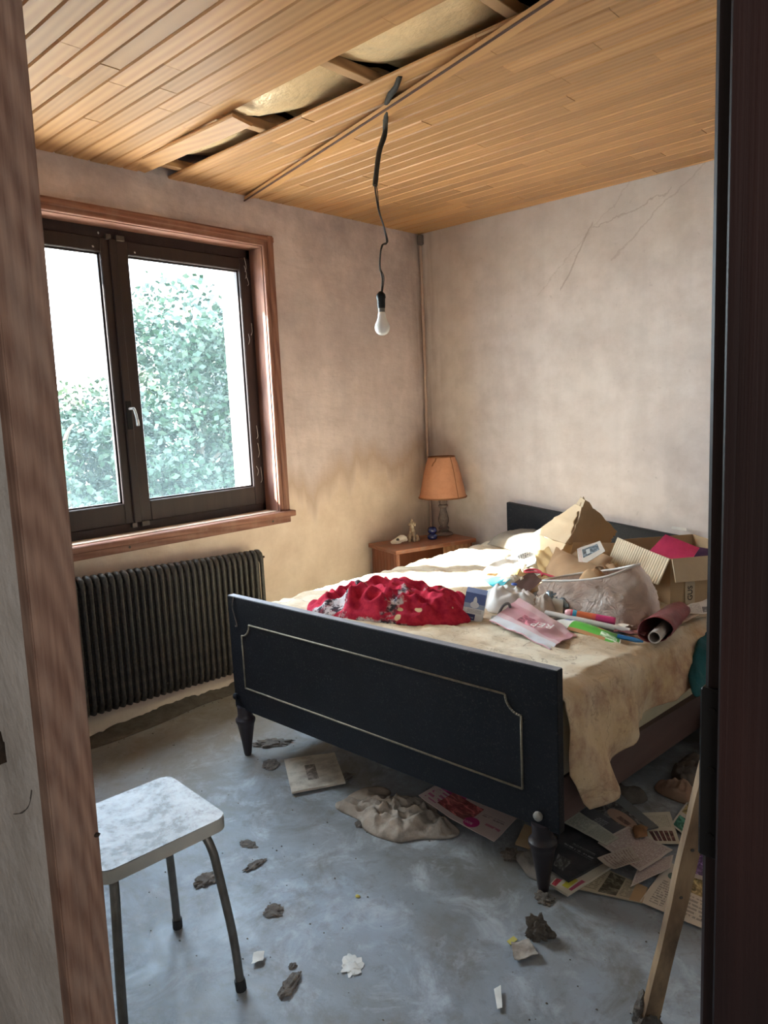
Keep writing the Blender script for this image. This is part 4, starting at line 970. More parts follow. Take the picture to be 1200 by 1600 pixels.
    mx = pl.n('ShaderNodeMixShader'); mx.inputs[0].default_value = .3; pl.l(pl.b.outputs[0], mx.inputs[1]); pl.l(tb.outputs[0], mx.inputs[2]); pl.l(mx.outputs[0], pl.out.inputs[0])
    tb_ = thing('plastic_bag', (1.80, -1.15, SQ(1.8, -1.15)), 'open translucent brownish plastic bag in the middle of the pile', 'bag')
    n, m = 64, 22; P = []
    rim = [V((1.58, -1.22, .672)), V((1.72, -1.215, .690)), V((1.845, -1.20, .718)), V((1.925, -1.13, .755)), V((1.90, -1.03, .74)), V((1.78, -1.00, .70)), V((1.66, -1.02, .675)), V((1.57, -1.10, .66))]
    bot = [V((1.62, -1.255, 0)), V((1.79, -1.295, 0)), V((1.955, -1.285, 0)), V((2.015, -1.17, 0)), V((1.97, -1.02, 0)), V((1.82, -.97, 0)), V((1.68, -1.0, 0)), V((1.58, -1.12, 0))]
    rc = smooth_pts(rim+[rim[0]], 8)[:-1]; bc = smooth_pts(bot+[bot[0]], 8)[:-1]; n = len(rc)
    vs, fs = [], []
    for i in range(m):
        v = i/(m-1)
        for k in range(n):
            a = rc[k]; b = V((bc[k].x, bc[k].y, SQ(bc[k].x, bc[k].y)+.003)); c = (a+b)/2
            p = a.lerp(b, v); out = V((p.x-1.79, p.y+1.12, 0)).normalized()
            bul = math.sin(math.pi*v)*.022; wr = (.010*rid(k*.16, v*3, 2, 1.6)+.006*rid(k*.4, v*5, 5, 1.3))*min(1, v*4)*(1-v*.4)
            p = p+out*(bul+wr)
            if p.z < SQ(p.x, p.y)+.002: p.z = SQ(p.x, p.y)+.002
            vs.append(p)
    for i in range(m-1):
        for k in range(n): k2 = (k+1) % n; fs.append([i*n+k, (i+1)*n+k, (i+1)*n+k2, i*n+k2])
    fs.append([(m-1)*n+k for k in range(n)][::-1])
    mk('bag_body', vs, fs, pl.m, tb_, True)
    tube('rolled_rim', [p+V((0, 0, .001)) for p in rc], [.0045+.0025*abs(nz(i*.3, 4)) for i in range(n)], plain('rim_white', (.70, .66, .62), None, 14, .5), tb_, 6, True)
    o = heap('brown_paper', 1.76, -1.09, .11, .06, .1, .10, lambda x, y: SQ(x, y)+.05, plain('kraft_brown', (.48, .30, .16), (.34, .20, .10), 8, .85), 4, 40, 14, .02, 16, parent=None); tagit(o, 'crumpled orange brown paper stuffed inside the plastic bag', 'paper')
    o = heap('foil_wrapper', 1.655, -1.262, .085, .03, R(-12), .035, lambda x, y: SQ(x, y)+.035, plain('foil_blue', (.42, .55, .66), (.10, .13, .18), 22, .25, .5, 40, metal=.7), 11, 50, 14, .02, 22); tagit(o, 'shiny bluish foil wrapper in front of the plastic bag', 'wrapper')
    # printed tubes and packets
    tm = NT('tube_print'); x = tm.xyz(tm.coord((1, 1, 1), 'UV'))
    cc = tm.ramp(x[0], [(0, (.80, .42, .45)), (.12, (.75, .14, .2)), (.16, (.05, .35, .55)), (.24, (.72, .18, .08)), (.55, (.75, .14, .10)), (.62, (.62, .06, .22)), (1, (.58, .10, .28))], 'CONSTANT')
    tm.fin(cc, .35)
    a, b = V((1.782, -1.405, 0)), V((1.955, -1.350, 0)); a.z = SQ(a.x, a.y)+.050; b.z = SQ(b.x, b.y)+.040
    tt = thing('sweet_tube', ((a+b)/2).to_tuple(), 'pink and orange printed sweets tube in front of the plastic bag', 'tube')
    N = 22; pts = [a.lerp(b, i/(N-1)) for i in range(N)]; vs, fs = tube_v(pts, [.008, .0125]+[.014]*(N-3)+[.0135], 12)
    mk('tube_body', vs, fs, tm.m, tt, True, uvs=[(i//12/(N-1), 0) for i in range(12*N)])
    rod = [(1.70, -1.405, .600), (1.80, -1.408, .598), (1.90, -1.398, .590), (2.02, -1.372, .575)]
    o = tube('rolled_paper', smooth_pts(rod, 5), .011, plain('roll_white', (.66, .64, .62), (.5, .47, .44), 10, .7), None, 10); tagit(o, 'thin white paper roll behind the green packet', 'paper roll')
    gm = printed('green_packet', (.10, .42, .06), [(0, 0, .27, 1, (.72, .72, .68), 'solid'), (.10, .5, .22, .85, (.10, .14, .35), 'photo'), (.36, .5, .58, .8, (.45, .70, .35), 'text14'), (.62, .55, .76, .85, (.75, .35, .10), 'oval'), (.72, .1, .95, .4, (.45, .75, .42), 'photo'), (.27, 0, .8, .14, (.45, .22, .10), 'solid'), (.985, 0, 1, 1, (.7, .75, .7), 'solid')], dirt=.1, rough=.3)
    g = [V((1.753, -1.480, .575)), V((2.046, -1.510, .562)), V((2.016, -1.428, .566)), V((1.79, -1.400, .582))]
    o = sheet('seed_packet', lift(g, .004), gm, None, 24, 12, .003, 12, .004, 2, bend=lambda u, v: .022*math.sin(math.pi*v)*(math.sin(math.pi*min(1, u*1.02+.02))**.5)); tagit(o, 'bright green printed packet with a white end on the quilt', 'packet')
    o = tube('blue_pen', [(2.015, -1.462, SQ(2.02, -1.46)+.018), (2.075, -1.447, SQ(2.07, -1.44)+.014), (2.098, -1.441, SQ(2.09, -1.44)+.012)], [.008, .008, .003], plain('pen_blue', (.05, .25, .60), None, 8, .3), None, 10); tagit(o, 'short blue plastic pen sticking out beside the green packet', 'pen')
    # burgundy wrapping paper roll
    tw = thing('wrapping_roll', (2.08, -1.2, SQ(2.08, -1.2)), 'burgundy wrapping paper roll around a cardboard tube', 'paper roll')
    e0 = V((2.122, -1.405, 0)); e1 = V((2.045, -.97, 0)); e0.z = SQ(e0.x, e0.y)+.026; e1.z = SQ(e1.x, e1.y)+.03
    dr = (e1-e0).normalized(); m4 = frame_mtx(e0, V((0, 0, 1)).cross(dr), V((0, 0, 1)))
    # frame z axis must run along the roll
    sx = V((0, 0, 1)).cross(dr).normalized(); sy = dr.cross(sx)
    m4 = Matrix((sx, sy, dr)).transposed().to_4x4(); m4.translation = e0
    ring = [(.0175, 0), (.0215, 0), (.0215, .40), (.0175, .40)]; nn = 24
    vs, fs = lathe_v(ring, nn, m4); fs = [f for f in fs if len(f) == 4]+[[3*nn+i, 3*nn+(i+1) % nn, (i+1) % nn, i] for i in range(nn)]
    mk('cardboard_core', vs, fs, plain('core_grey', (.50, .44, .40), None, 10, .8), tw, True, sharp=50)
    P = []; NA, NB = 40, 16
    for i in range(NB):
        z = .045+.36*i/(NB-1)
        for k in range(NA):
            a = R(-100+360*1.06*k/(NA-1)); rr = .026+.030*(.5+.5*math.sin(a*.9+.8))*(1-.5*i/(NB-1))+.004*rid(i*.3, k*.25, 3, 1)+.004*(k/(NA-1))
            q = m4 @ V((rr*math.cos(a)*1.1, rr*math.sin(a)*.9+.006, z-.03*math.cos(a+.6)))
            q.z = max(q.z, SQ(q.x, q.y)+.002); P.append(q)
    vs, fs = thick_grid(P, NB, NA, .0012)
    mk('wrapping_sheet', vs, fs, plain('wrap_burgundy', (.26, .05, .06), (.14, .02, .03), 9, .45, .4, 18, dust=.3, dustc=(.45, .28, .25)), tw, True)
    # white papers, letters and torn scraps by the sunlit side
    wp = printed('paper_white', (.80, .78, .72), [(.1, .1, .9, .9, (.3, .28, .26), 'text20')], dirt=.2)
    hw = printed('paper_handwriting', (.74, .72, .68), [(.05, .05, .95, .95, (.12, .12, .14), 'text9')], dirt=.2)
    pw = plain('paper_blank', (.80, .77, .70), (.66, .60, .50), 8, .8)
    rows = [('paper_sheet', 'long white paper sheet nearest the pillow', [(1.044, -.745, .600), (1.18, -.885, .593), (1.161, -.492, .613), (1.088, -.40, .617)], wp, .012),
            ('paper_sheet', 'blank white paper heap in the sunlit patch of the bed', [(1.098, -.971, .591), (1.258, -.95, .60), (1.147, -.687, .61), (1.037, -.753, .60)], pw, .016),
            ('letter', 'crumpled letter with black handwriting on the pile', [(1.117, -.681, .622), (1.263, -.873, .617), (1.323, -.841, .632), (1.155, -.546, .645)], hw, .014),
            ('orange_paper', 'torn orange yellow paper scrap on the pile', [(1.219, -1.025, .600), (1.355, -1.102, .60), (1.311, -.951, .630), (1.226, -.954, .622)], plain('paper_orange', (.66, .42, .16), None, 8, .8), .010),
            ('teal_paper', 'torn turquoise paper scrap beside the white wrapper', [(1.163, -1.058, .582), (1.329, -1.189, .590), (1.364, -1.126, .615), (1.29, -1.00, .600)], plain('paper_teal', (.06, .42, .52), (.03, .26, .34), 8, .6), .014),
            ('envelope', 'tan envelope torn open leaning on the brown paper bag', [(1.403, -.936, .60), (1.502, -.909, .60), (1.284, -.653, .675), (1.235, -.715, .660)], plain('paper_tan', (.64, .46, .22), (.46, .32, .16), 8, .8), .016),
            ('dark_folder', 'dark brown folder under the red string', [(1.38, -1.141, .612), (1.486, -1.182, .60), (1.493, -1.073, .628), (1.372, -.967, .633)], plain('folder_dark', (.075, .035, .03), None, 8, .5), .006),
            ('black_sleeve', 'black plastic sleeve beneath the foil wrapper', [(1.50, -1.20, .592), (1.70, -1.32, .585), (1.72, -1.24, .60), (1.53, -1.09, .61)], plain('sleeve_black', (.02, .022, .025), None, 8, .35), .006),
            ('small_card', 'small pale grey card leaning in front of the foil wrapper', [(1.679, -1.335, .580), (1.734, -1.335, .580), (1.712, -1.290, .628), (1.672, -1.300, .632)], plain('card_grey', (.55, .55, .50), None, 8, .7), .002)]
    kb = plain('paper_brown', (.40, .26, .15), (.28, .17, .09), 9, .85, .3, 24); pg = plain('paper_greyish', (.50, .46, .40), (.34, .30, .25), 9, .85, .3, 24)
    dk = plain('leaflet_dark', (.07, .06, .065), None, 9, .4); mr = plain('paper_maroon', (.20, .07, .07), None, 9, .6)
    bc_ = printed('card_blue_white', (.66, .68, .72), [(.1, .1, .6, .9, (.05, .08, .28), 'photo'), (.65, .2, .95, .8, (.1, .1, .2), 'text9')], dirt=.1)
    for k, (nm, lb, q, m_, wob) in enumerate(rows):
        q = [V((a, b, max(c, SQ(a, b)+.004))) for a, b, c in q]
        o = sheet(nm, q, m_, None, 14, 14, wob*.5, 14, .0015, k+1, bend=lambda u, v, w=wob: w*.6*abs(math.sin(5*u+3*v))); tagit(o, lb, nm.split('_')[-1])
    o = tube('red_string', smooth_pts([(1.46, -1.02, .64), (1.44, -1.0, .652), (1.40, -.985, .655), (1.368, -.995, .65), (1.366, -1.012, .645), (1.39, -1.02, .648), (1.44, -1.01, .65), (1.524, -1.018, .640)], 5), .0045, plain('string_red', (.50, .03, .06), None, 10, .6), None, 7); tagit(o, 'looped red string lying on the papers', 'string')
    extra = [('torn_paper', 'torn white paper strip in front of the sunlit blank papers', [(1.20, -.86), (1.30, -.93), (1.34, -.86), (1.23, -.79)], pw, .035, .030),
             ('torn_paper', 'printed paper piece between the orange scrap and the envelope', [(1.29, -.90), (1.38, -.97), (1.43, -.90), (1.33, -.82)], wp, .040, .020),
             ('torn_paper', 'brown torn paper strip behind the plastic bag rim', [(1.66, -.93), (1.80, -.96), (1.82, -.88), (1.68, -.84)], kb, .12, .030),
             ('torn_paper', 'pale torn paper poking out below the plastic bag', [(1.86, -1.36), (1.98, -1.34), (1.99, -1.27), (1.88, -1.29)], pw, .012, .010),
             ('printed_card', 'blue and white printed card between the plastic bag and the wrapping roll', [(1.99, -1.14), (2.05, -1.11), (2.04, -1.05), (1.98, -1.07)], bc_, .040, .004),
             ('dark_leaflet', 'dark leaflet edge under the thin white paper roll', [(1.70, -1.44), (1.98, -1.42), (2.04, -1.36), (1.74, -1.36)], dk, .008, .004),
             ('brown_scrap', 'maroon paper strip between the packet and the wrapping roll', [(1.98, -1.42), (2.08, -1.39), (2.07, -1.34), (1.97, -1.37)], mr, .016, .008),
             ('torn_paper', 'greyish crumpled paper against the pillow', [(.98, -.62), (1.08, -.70), (1.12, -.52), (1.00, -.48)], pg, .012, .018)]
    for k, (nm, lb, q, m_, h0, wob) in enumerate(extra):
        q = [V((a, b, SQ(a, b)+h0)) for a, b in q]
        o = sheet(nm, q, m_, None, 16, 14, wob*.4, 20, .0014, k+21, bend=lambda u, v, w=wob: w*.7*abs(math.sin(6*u+4*v)), torn=.06); tagit(o, lb, 'paper')
    o = heap('crumpled_paper', 1.355, -1.075, .07, .05, .5, .045, SQ, pw, 13, 40, 16, .032, 26); tagit(o, 'crumpled ball of white paper beside the turquoise scrap', 'paper')
    o = heap('crumpled_paper', 1.56, -.98, .07, .045, -.2, .05, lambda x, y: SQ(x, y)+.01, kb, 15, 40, 16, .034, 24); tagit(o, 'crumpled brown paper in front of the flattened kraft bag', 'paper')
    # kraft paper bag
    tk = thing('paper_bag', (1.48, -.84, SQ(1.48, -.84)), 'flattened brown kraft paper bag in front of the torn carton', 'bag')
    kr = plain('kraft_bag', (.42, .27, .15), (.30, .18, .10), 7, .85, .3, 20)
    q = [V((1.391, -.90, .605)), V((1.62, -1.02, .612)), V((1.70, -.93, .675)), V((1.36, -.70, .690))]
    sheet('bag_front', q, kr, tk, 18, 14, .012, 10, .002, 3, bend=lambda u, v: .03*math.sin(math.pi*v)*math.sin(math.pi*u))
    q = [V((1.42, -.82, .59)), V((1.66, -.90, .59)), V((1.69, -.80, .70)), V((1.47, -.66, .72))]
    sheet('bag_back', q, kr, tk, 14, 12, .010, 10, .002, 5)
    nm = printed('newspaper_scrap', (.62, .58, .52), [(.2, .35, .85, .85, (.10, .14, .17), 'photo'), (.35, .45, .50, .75, (.55, .6, .6), 'solid'), (.02, .05, .16, .95, (.55, .25, .22), 'text24')], dirt=.35)
    o = sheet('newspaper', [V((1.576, -.90, .668)), V((1.666, -.83, .735)), V((1.627, -.80, .773)), V((1.541, -.85, .738))], nm, None, 12, 12, .005, 14, .002, 8); tagit(o, 'newspaper scrap with a dark photo between the cartons', 'newspaper')
    # torn carton standing on the pile
    tc = thing('torn_carton', (1.40, -.58, SQ(1.4, -.58)), 'torn open cardboard carton standing like a tent before the headboard', 'box')
    p1 = [V((1.141, -.55, .732)), V((1.404, -.60, .903)), V((1.448, -.62, .892)), V((1.424, -.74, .733))]
    nr = -(p1[1]-p1[0]).cross(p1[3]-p1[0]).normalized()
    sheet('left_panel', [V((1.141, -.55, .732)), V((1.424, -.74, .733)), V((1.448, -.62, .892)), V((1.404, -.60, .903))], M_cardlt, tc, 16, 14, .004, 14, .004, 2, bend=lambda u, v: -.016*math.sin(math.pi*v)*u+.006*(v > .48)*(v < .56))
    sheet('left_lower_panel', [V((1.17, -.56, .635)), V((1.36, -.735, .650)), V((1.424, -.742, .733)), V((1.141, -.552, .732))], M_cardlt, tc, 12, 8, .003, 14, .004, 3, torn=.05)
    sheet('right_panel', [V((1.430, -.735, .730)), V((1.485, -.43, .668)), V((1.525, -.42, .755)), V((1.425, -.585, .936))], M_card, tc, 18, 16, .006, 11, .004, 5, bend=lambda u, v: -.045*math.sin(math.pi*u)*math.sin(math.pi*(.25+.75*v)), torn=.07)
    poly_prism('ridge_flap', [V((1.404, -.60, .903)), V((1.421, -.585, .938)), V((1.452, -.60, .925)), V((1.448, -.62, .892))], V((-.3, .9, 0)), .004, M_cardlt, tc)
    poly_prism('inner_panel', [V((1.20, -.50, .60)), V((1.47, -.42, .60)), V((1.49, -.42, .68)), V((1.22, -.50, .72))], V((0, 1, 0)), .004, M_card, tc)
    sheet('crushed_side', [V((1.43, -.75, .60)), V((1.62, -.62, .60)), V((1.58, -.55, .72)), V((1.44, -.70, .735))], M_card, tc, 12, 12, .014, 9, .003, 4)
    # big carton with folded-out flaps
    tb2 = thing('open_carton', (1.93, -.60, SQ(1.93, -.6)), 'open cardboard carton with folded out flaps by the door side of the bed', 'box')
    P0 = V((1.935, -.785, SQ(1.935, -.785)+.002)); a = V((-.315, .185, .025)); b = V((.215, .345, -.01)); h = V((0, 0, .205))
    def wall(n_, o, d1, th):
        nn = d1.cross(h).normalized(); poly_prism(n_, [o, o+d1, o+d1+h, o+h], nn, th, M_card, tb2)
    wall('side_wall', P0, a, .004); wall('front_wall', P0, b, -.004); wall('back_wall', P0+a, b, -.004); wall('far_wall', P0+b, a, .004)
    poly_prism('bottom', [P0+V((0, 0, .003)), P0+a+V((0, 0, .003)), P0+a+b+V((0, 0, .003)), P0+b+V((0, 0, .003))], V((0, 0, 1)), .004, M_card, tb2)
    na = a.cross(V((0, 0, 1))).normalized(); na = na if na.y < 0 else -na
    nb = b.cross(V((0, 0, 1))).normalized(); nb = nb if nb.x > 0 else -nb
    # ribbed flap folded outwards on the left side
    rb = NT('cardboard_ribbed'); q = rb.coord((1, 1, 1), 'UV'); s = rb.math('SINE', rb.math('MULTIPLY', rb.xyz(q)[0], 150)); rb.bump(s, .5, .004)
    rb.fin(rb.mix(rb.rng(rb.noise(rb.coord(), 6, 5), .35, .65), (.52, .41, .28), (.66, .55, .40)), .85, 0, .2)
    f0 = P0+h; sheet('ribbed_flap', [f0+na*.060-V((0, 0, .105)), f0+a*1.04+na*.060-V((0, 0, .125)), f0+a+na*.004+V((0, 0, .012)), f0+na*.004], rb.m, tb2, 16, 8, .002, 9, .004, 2)
    sheet('front_flap', [f0+nb*.03-V((0, 0, .095)), f0+b+nb*.03-V((0, 0, .10)), f0+b+nb*.004, f0+nb*.004][::1], M_cardlt, tb2, 10, 8, .002, 9, -.004, 3)
    tp = sheet('tape_strip', [P0+b*.17+nb*.006+V((0, 0, .004)), P0+b*.29+nb*.006+V((0, 0, .004)), P0+b*.29+nb*.006+V((0, 0, .12)), P0+b*.17+nb*.006+V((0, 0, .12))], plain('tape', (.58, .48, .34), None, 9, .4), tb2, 4, 6, .0002, 9, .0006)
    text_mesh('tape_print', 'GUS', .034, frame_mtx(P0+b*.23+nb*.0085+V((0, 0, .052)), V((0, 0, 1)), -b), plain('ink_black', (.03, .03, .03), None, 9, .6, 0), tb2)
    text_mesh('side_print', 'SUD', .05, frame_mtx(P0+a*.36+na*.006+V((0, 0, .055)), V((0, 0, 1)), a), plain('ink_navy', (.04, .06, .16), None, 9, .6, 0), tb2)
    rf = [V((1.800, -.715, .712)), V((1.985, -.715, .692)), V((1.996, -.62, .745)), V((1.864, -.66, .800))]
    o = sheet('pink_folder', lift(rf, .002), plain('folder_pink', (.62, .05, .14), (.48, .03, .10), 30, .35, .4, 60), None, 10, 10, .002, 9, .003, 2); tagit(o, 'bright pink plastic folder sticking out of the open carton', 'folder')
    o = sheet('purple_folder', [V((1.93, -.66, .66)), V((2.07, -.60, .655)), V((2.06, -.53, .725)), V((1.94, -.56, .74))], plain('folder_purple', (.07, .03, .09), None, 9, .5), None, 8, 8, .003, 9, .003, 6); tagit(o, 'dark purple folder inside the open carton behind the pink one', 'folder')
    o = sheet('leaflet', lift([(2.041, -.907, .545), (2.083, -.986, .54), (2.150, -.88, .523), (2.06, -.66, .530)], .012), printed('leaflet_grey', (.62, .59, .56), [(.1, .1, .9, .5, (.2, .2, .2), 'text20'), (.5, .55, .9, .9, (.12, .12, .13), 'photo')], dirt=.2), None, 10, 10, .006, 10, .0015, 3); tagit(o, 'grey printed leaflet at the door side edge of the bed', 'leaflet')
    o = sheet('leaflet', lift([(1.985, -1.06, .54), (2.09, -1.10, .535), (2.11, -.96, .53), (2.02, -.93, .54)], .008), printed('leaflet_tan', (.60, .48, .40), [(.1, .1, .9, .9, (.25, .18, .14), 'text16')], dirt=.3), None, 10, 10, .006, 10, .0015, 5); tagit(o, 'tan printed leaflet behind the burgundy wrapping roll', 'leaflet')
    o = heap('teal_cloth', 2.185, -1.06, .055, .24, R(8), .05, lambda x, y: .36+.10*max(0, min(1, (2.24-x)/.12)), plain('cloth_teal', (.012, .10, .12), (.006, .05, .06), 9, .95, .4, 40), 5, 44, 16, .03, 9); tagit(o, 'dark teal cloth hanging over the door side of the mattress', 'cloth')
    # pillow
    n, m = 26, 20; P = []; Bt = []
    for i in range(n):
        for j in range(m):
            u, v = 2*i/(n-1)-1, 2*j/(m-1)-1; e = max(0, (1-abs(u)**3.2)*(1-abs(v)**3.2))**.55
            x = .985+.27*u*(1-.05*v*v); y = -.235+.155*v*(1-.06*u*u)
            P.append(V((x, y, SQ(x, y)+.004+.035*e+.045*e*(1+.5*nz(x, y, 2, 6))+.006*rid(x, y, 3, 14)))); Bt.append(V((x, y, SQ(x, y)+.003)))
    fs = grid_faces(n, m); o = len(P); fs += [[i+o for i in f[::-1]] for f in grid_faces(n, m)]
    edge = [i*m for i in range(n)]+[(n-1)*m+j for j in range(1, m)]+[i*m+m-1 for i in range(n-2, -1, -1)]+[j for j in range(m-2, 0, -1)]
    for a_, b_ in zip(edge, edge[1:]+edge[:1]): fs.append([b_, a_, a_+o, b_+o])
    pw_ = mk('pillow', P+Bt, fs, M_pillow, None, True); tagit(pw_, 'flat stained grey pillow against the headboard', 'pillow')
    o = sheet('white_scrap', [V((1.655, -.060, .72)), V((1.735, -.060, .715)), V((1.73, -.052, .728)), V((1.66, -.052, .732))], M_white, None, 5, 4, .002, 9, .002); tagit(o, 'small white scrap stuck on the headboard edge', 'scrap')
bed_things()
#==FLOOR THINGS==
def floor_things():
    Z0 = lambda x, y: 0.
    def fs_(name, lb, cat, pts, mat, h, th=.0015, wob=.003, bend=None, seed=1, n=10):
        q = [V((p[0], p[1], h)) for p in pts]
        if ((q[1]-q[0]).cross(q[3]-q[0])).z < 0:
            q = [q[1], q[0], q[3], q[2]]
        o = sheet(name, q, mat, None, n, n, wob, 9, th, seed, bend); tagit(o, lb, cat); return o
    c1 = printed('dirty_card', (.50, .44, .36), [(.30, .35, .75, .55, (.14, .11, .09), 'photo')], dirt=.75, dirtc=(.14, .11, .09))
    fs_('cardboard_sheet', 'stained pale cardboard sheet on the floor under the footboard', 'cardboard', [(.871, -2.056), (1.10, -2.211), (1.202, -2.033), (.995, -1.892)], c1, .012, .008)
    dc = plain('dirty_cloth', (.50, .44, .38), (.22, .17, .13), 7, .98, .7, 30, dust=.5, dustc=(.10, .08, .065))
    o = heap('dirty_cloth', 1.495, -2.09, .18, .12, R(18), .022, Z0, dc, 8, 120, 48, .040, 10, irr=.26, sk=1.5); tagit(o, 'dirty grey rumpled cloth on the floor under the footboard', 'cloth')
    o = heap('dirty_cloth', 1.335, -2.04, .085, .07, R(35), .012, Z0, plain('dirty_cloth_tan', (.40, .32, .25), (.2, .15, .12), 9, .98), 3, 36, 12, .008, 12); tagit(o, 'flat tan cloth corner left of the grey rumpled cloth', 'cloth')
    fl = printed('pink_flyer', (.60, .48, .46), [(.02, .60, .36, .92, (.34, .03, .16), 'photo'), (.04, .10, .20, .55, (.42, .04, .18), 'text7'), (.20, .15, .62, .75, (.34, .08, .08), 'photo'), (.56, .02, .74, .36, (.50, .02, .18), 'oval'), (.66, .50, .95, .62, (.2, .15, .15), 'text14'), (.78, .25, .96, .40, (.45, .08, .16), 'text8')], dirt=.2)
    f = fs_('promotional_flyer', 'pink and white promotional flyer half under the footboard', 'flyer', [(1.54, -2.005), (1.869, -2.031), (1.855, -1.859), (1.546, -1.848)], fl, .030, .002, .004, bend=lambda u, v: .03*(1-u)**3)
    text_mesh('lettering', '100%', .018, frame_mtx((1.745, -2.000, .0385), (1, -.05, .0), (0, 1, 0)), plain('ink_pale_pink', (.7, .4, .5), None, 9, .6, 0), f)
    fs_('cardboard_piece', 'torn brown cardboard piece behind the right footboard leg', 'cardboard', [(1.906, -1.967), (2.003, -1.955), (1.991, -1.854), (1.872, -1.855)], M_card, .008, .006)
    gs = plain('dusty_plastic', (.26, .24, .22), (.14, .125, .11), 14, .8, .6, 30)
    o = heap('dusty_sheet', 2.03, -2.015, .10, .055, R(-25), .012, Z0, gs, 6, 50, 16, .016, 16); tagit(o, 'dusty grey plastic sheet bunched around the right footboard leg', 'sheet')
    blk = printed('black_magazine', (.035, .035, .042), [(.12, .08, .55, .34, (.10, .10, .10), 'photo'), (.15, .55, .85, .62, (.35, .35, .36), 'text18'), (.3, .66, .8, .7, (.3, .3, .3), 'text30')], dirt=.35, dirtc=(.16, .15, .14))
    cr = printed('cream_magazine', (.62, .57, .47), [(.05, .02, .28, .30, (.5, .05, .07), 'photo'), (.45, .10, .75, .35, (.55, .48, .05), 'solid'), (.80, .10, .95, .4, (.4, .05, .12), 'solid')], dirt=.2)
    fs_('magazine', 'cream magazine with red logo under the black magazine', 'magazine', [(2.098, -2.085), (2.160, -2.095), (2.200, -1.89), (2.09, -1.87)], cr, .012, .007)
    fs_('magazine', 'black covered magazine behind the right footboard leg', 'magazine', [(2.065, -2.030), (2.140, -2.052), (2.195, -1.825), (1.985, -1.797)], blk, .024, .008)
    wm = printed('grey_cover', (.10, .10, .115), [(0, .72, 1, 1, (.16, .17, .18), 'solid'), (.05, .40, .95, .80, (.09, .085, .085), 'photo'), (.30, .42, .95, .72, (.40, .26, .20), 'oval'), (.55, .50, .80, .60, (.12, .06, .05), 'photo'), (.35, .1, .6, .3, (.35, .35, .36), 'text24')], dirt=.2)
    fs_('magazine', 'grey covered magazine with a pale face photo beside the bed rail', 'magazine', [(1.985, -1.745), (2.140, -1.760), (2.235, -1.640), (2.02, -1.50)], wm, .020, .006, bend=lambda u, v: .01*v)
    fm = printed('pale_form', (.50, .50, .43), [(.1, .1, .5, .9, (.22, .22, .2), 'text16'), (.55, .1, .95, .9, (.2, .2, .18), 'text30')], dirt=.35)
    fs_('form_sheet', 'pale green form sheet between the black and grey magazines', 'paper', [(1.975, -1.805), (2.156, -1.845), (2.170, -1.785), (1.993, -1.720)], fm, .036, .001, .004)
    wn = printed('wine_flyer', (.60, .57, .47), [(.62, .60, .92, .72, (.08, .015, .015), 'photo'), (.62, .44, .92, .56, (.09, .015, .02), 'photo'), (.62, .28, .92, .40, (.07, .015, .03), 'photo'), (.62, .12, .92, .24, (.08, .015, .02), 'photo'), (.62, .76, .92, .88, (.08, .02, .02), 'photo'), (.1, .1, .5, .9, (.4, .38, .3), 'text18')], dirt=.2)
    fs_('flyer', 'cream flyer with a column of dark wine photos', 'flyer', [(2.12, -1.575), (2.245, -1.705), (2.310, -1.655), (2.215, -1.495)], wn, .008, .001)
    lt = printed('letter_writing', (.60, .53, .49), [(.05, .05, .95, .95, (.28, .16, .17), 'text26')], dirt=.3)
    fs_('letter', 'pinkish handwritten letter sheet lying on the magazines', 'letter', [(2.125, -1.840), (2.285, -1.895), (2.318, -1.735), (2.160, -1.695)], lt, .030, .001, .005)
    fs_('letter', 'folded pinkish letter page under the handwritten sheet', 'letter', [(2.285, -1.960), (2.340, -1.810), (2.322, -1.740), (2.262, -1.850)], lt, .020, .001, .003, seed=4)
    nt_ = printed('note_writing', (.55, .49, .43), [(.08, .1, .92, .9, (.25, .17, .15), 'text12')], dirt=.45)
    fs_('note', 'small curled handwritten note beside the black magazine', 'note', [(2.166, -1.926), (2.240, -1.966), (2.282, -1.884), (2.218, -1.804)], nt_, .040, .001, .004, bend=lambda u, v: .018*u*u)
    nw = printed('newspaper_page', (.46, .40, .30), [(.05, .1, .28, .9, (.2, .18, .14), 'text14'), (.32, .05, .60, .95, (.09, .08, .055), 'photo'), (.63, .1, .80, .9, (.2, .18, .14), 'text14'), (.80, 0, 1, 1, (.46, .30, .16), 'solid')], dirt=.3)
    fs_('newspaper', 'folded yellowed newspaper page under the small note', 'newspaper', [(2.160, -2.045), (2.330, -1.985), (2.316, -1.915), (2.150, -1.905)], nw, .006, .004, .002)
    lf = printed('leaflet_recipe', (.62, .56, .48), [(.10, .08, .30, .62, (.22, .2, .18), 'text20'), (.12, .68, .26, .82, (.10, .16, .15), 'oval'), (.38, .58, 1, .98, (.40, .30, .14), 'photo'), (.45, .10, .92, .52, (.25, .22, .2), 'text13'), (.82, .12, .92, .2, (.12, .09, .07), 'oval')], dirt=.15)
    fs_('leaflet', 'large cream leaflet with food photos by the leaning batten', 'leaflet', [(2.322, -1.985), (2.520, -1.985), (2.470, -1.780), (2.315, -1.760)], lf, .006, .0012, .002)
    pu = printed('leaflet_purple', (.45, .38, .35), [(.1, .15, .95, .95, (.14, .07, .20), 'photo'), (0, .9, 1, 1, (.4, .05, .07), 'solid')], dirt=.15)
    fs_('leaflet', 'leaflet with a purple photo above the cream leaflet', 'leaflet', [(2.355, -1.805), (2.455, -1.795), (2.425, -1.665), (2.345, -1.665)], pu, .014, .0012, .002)
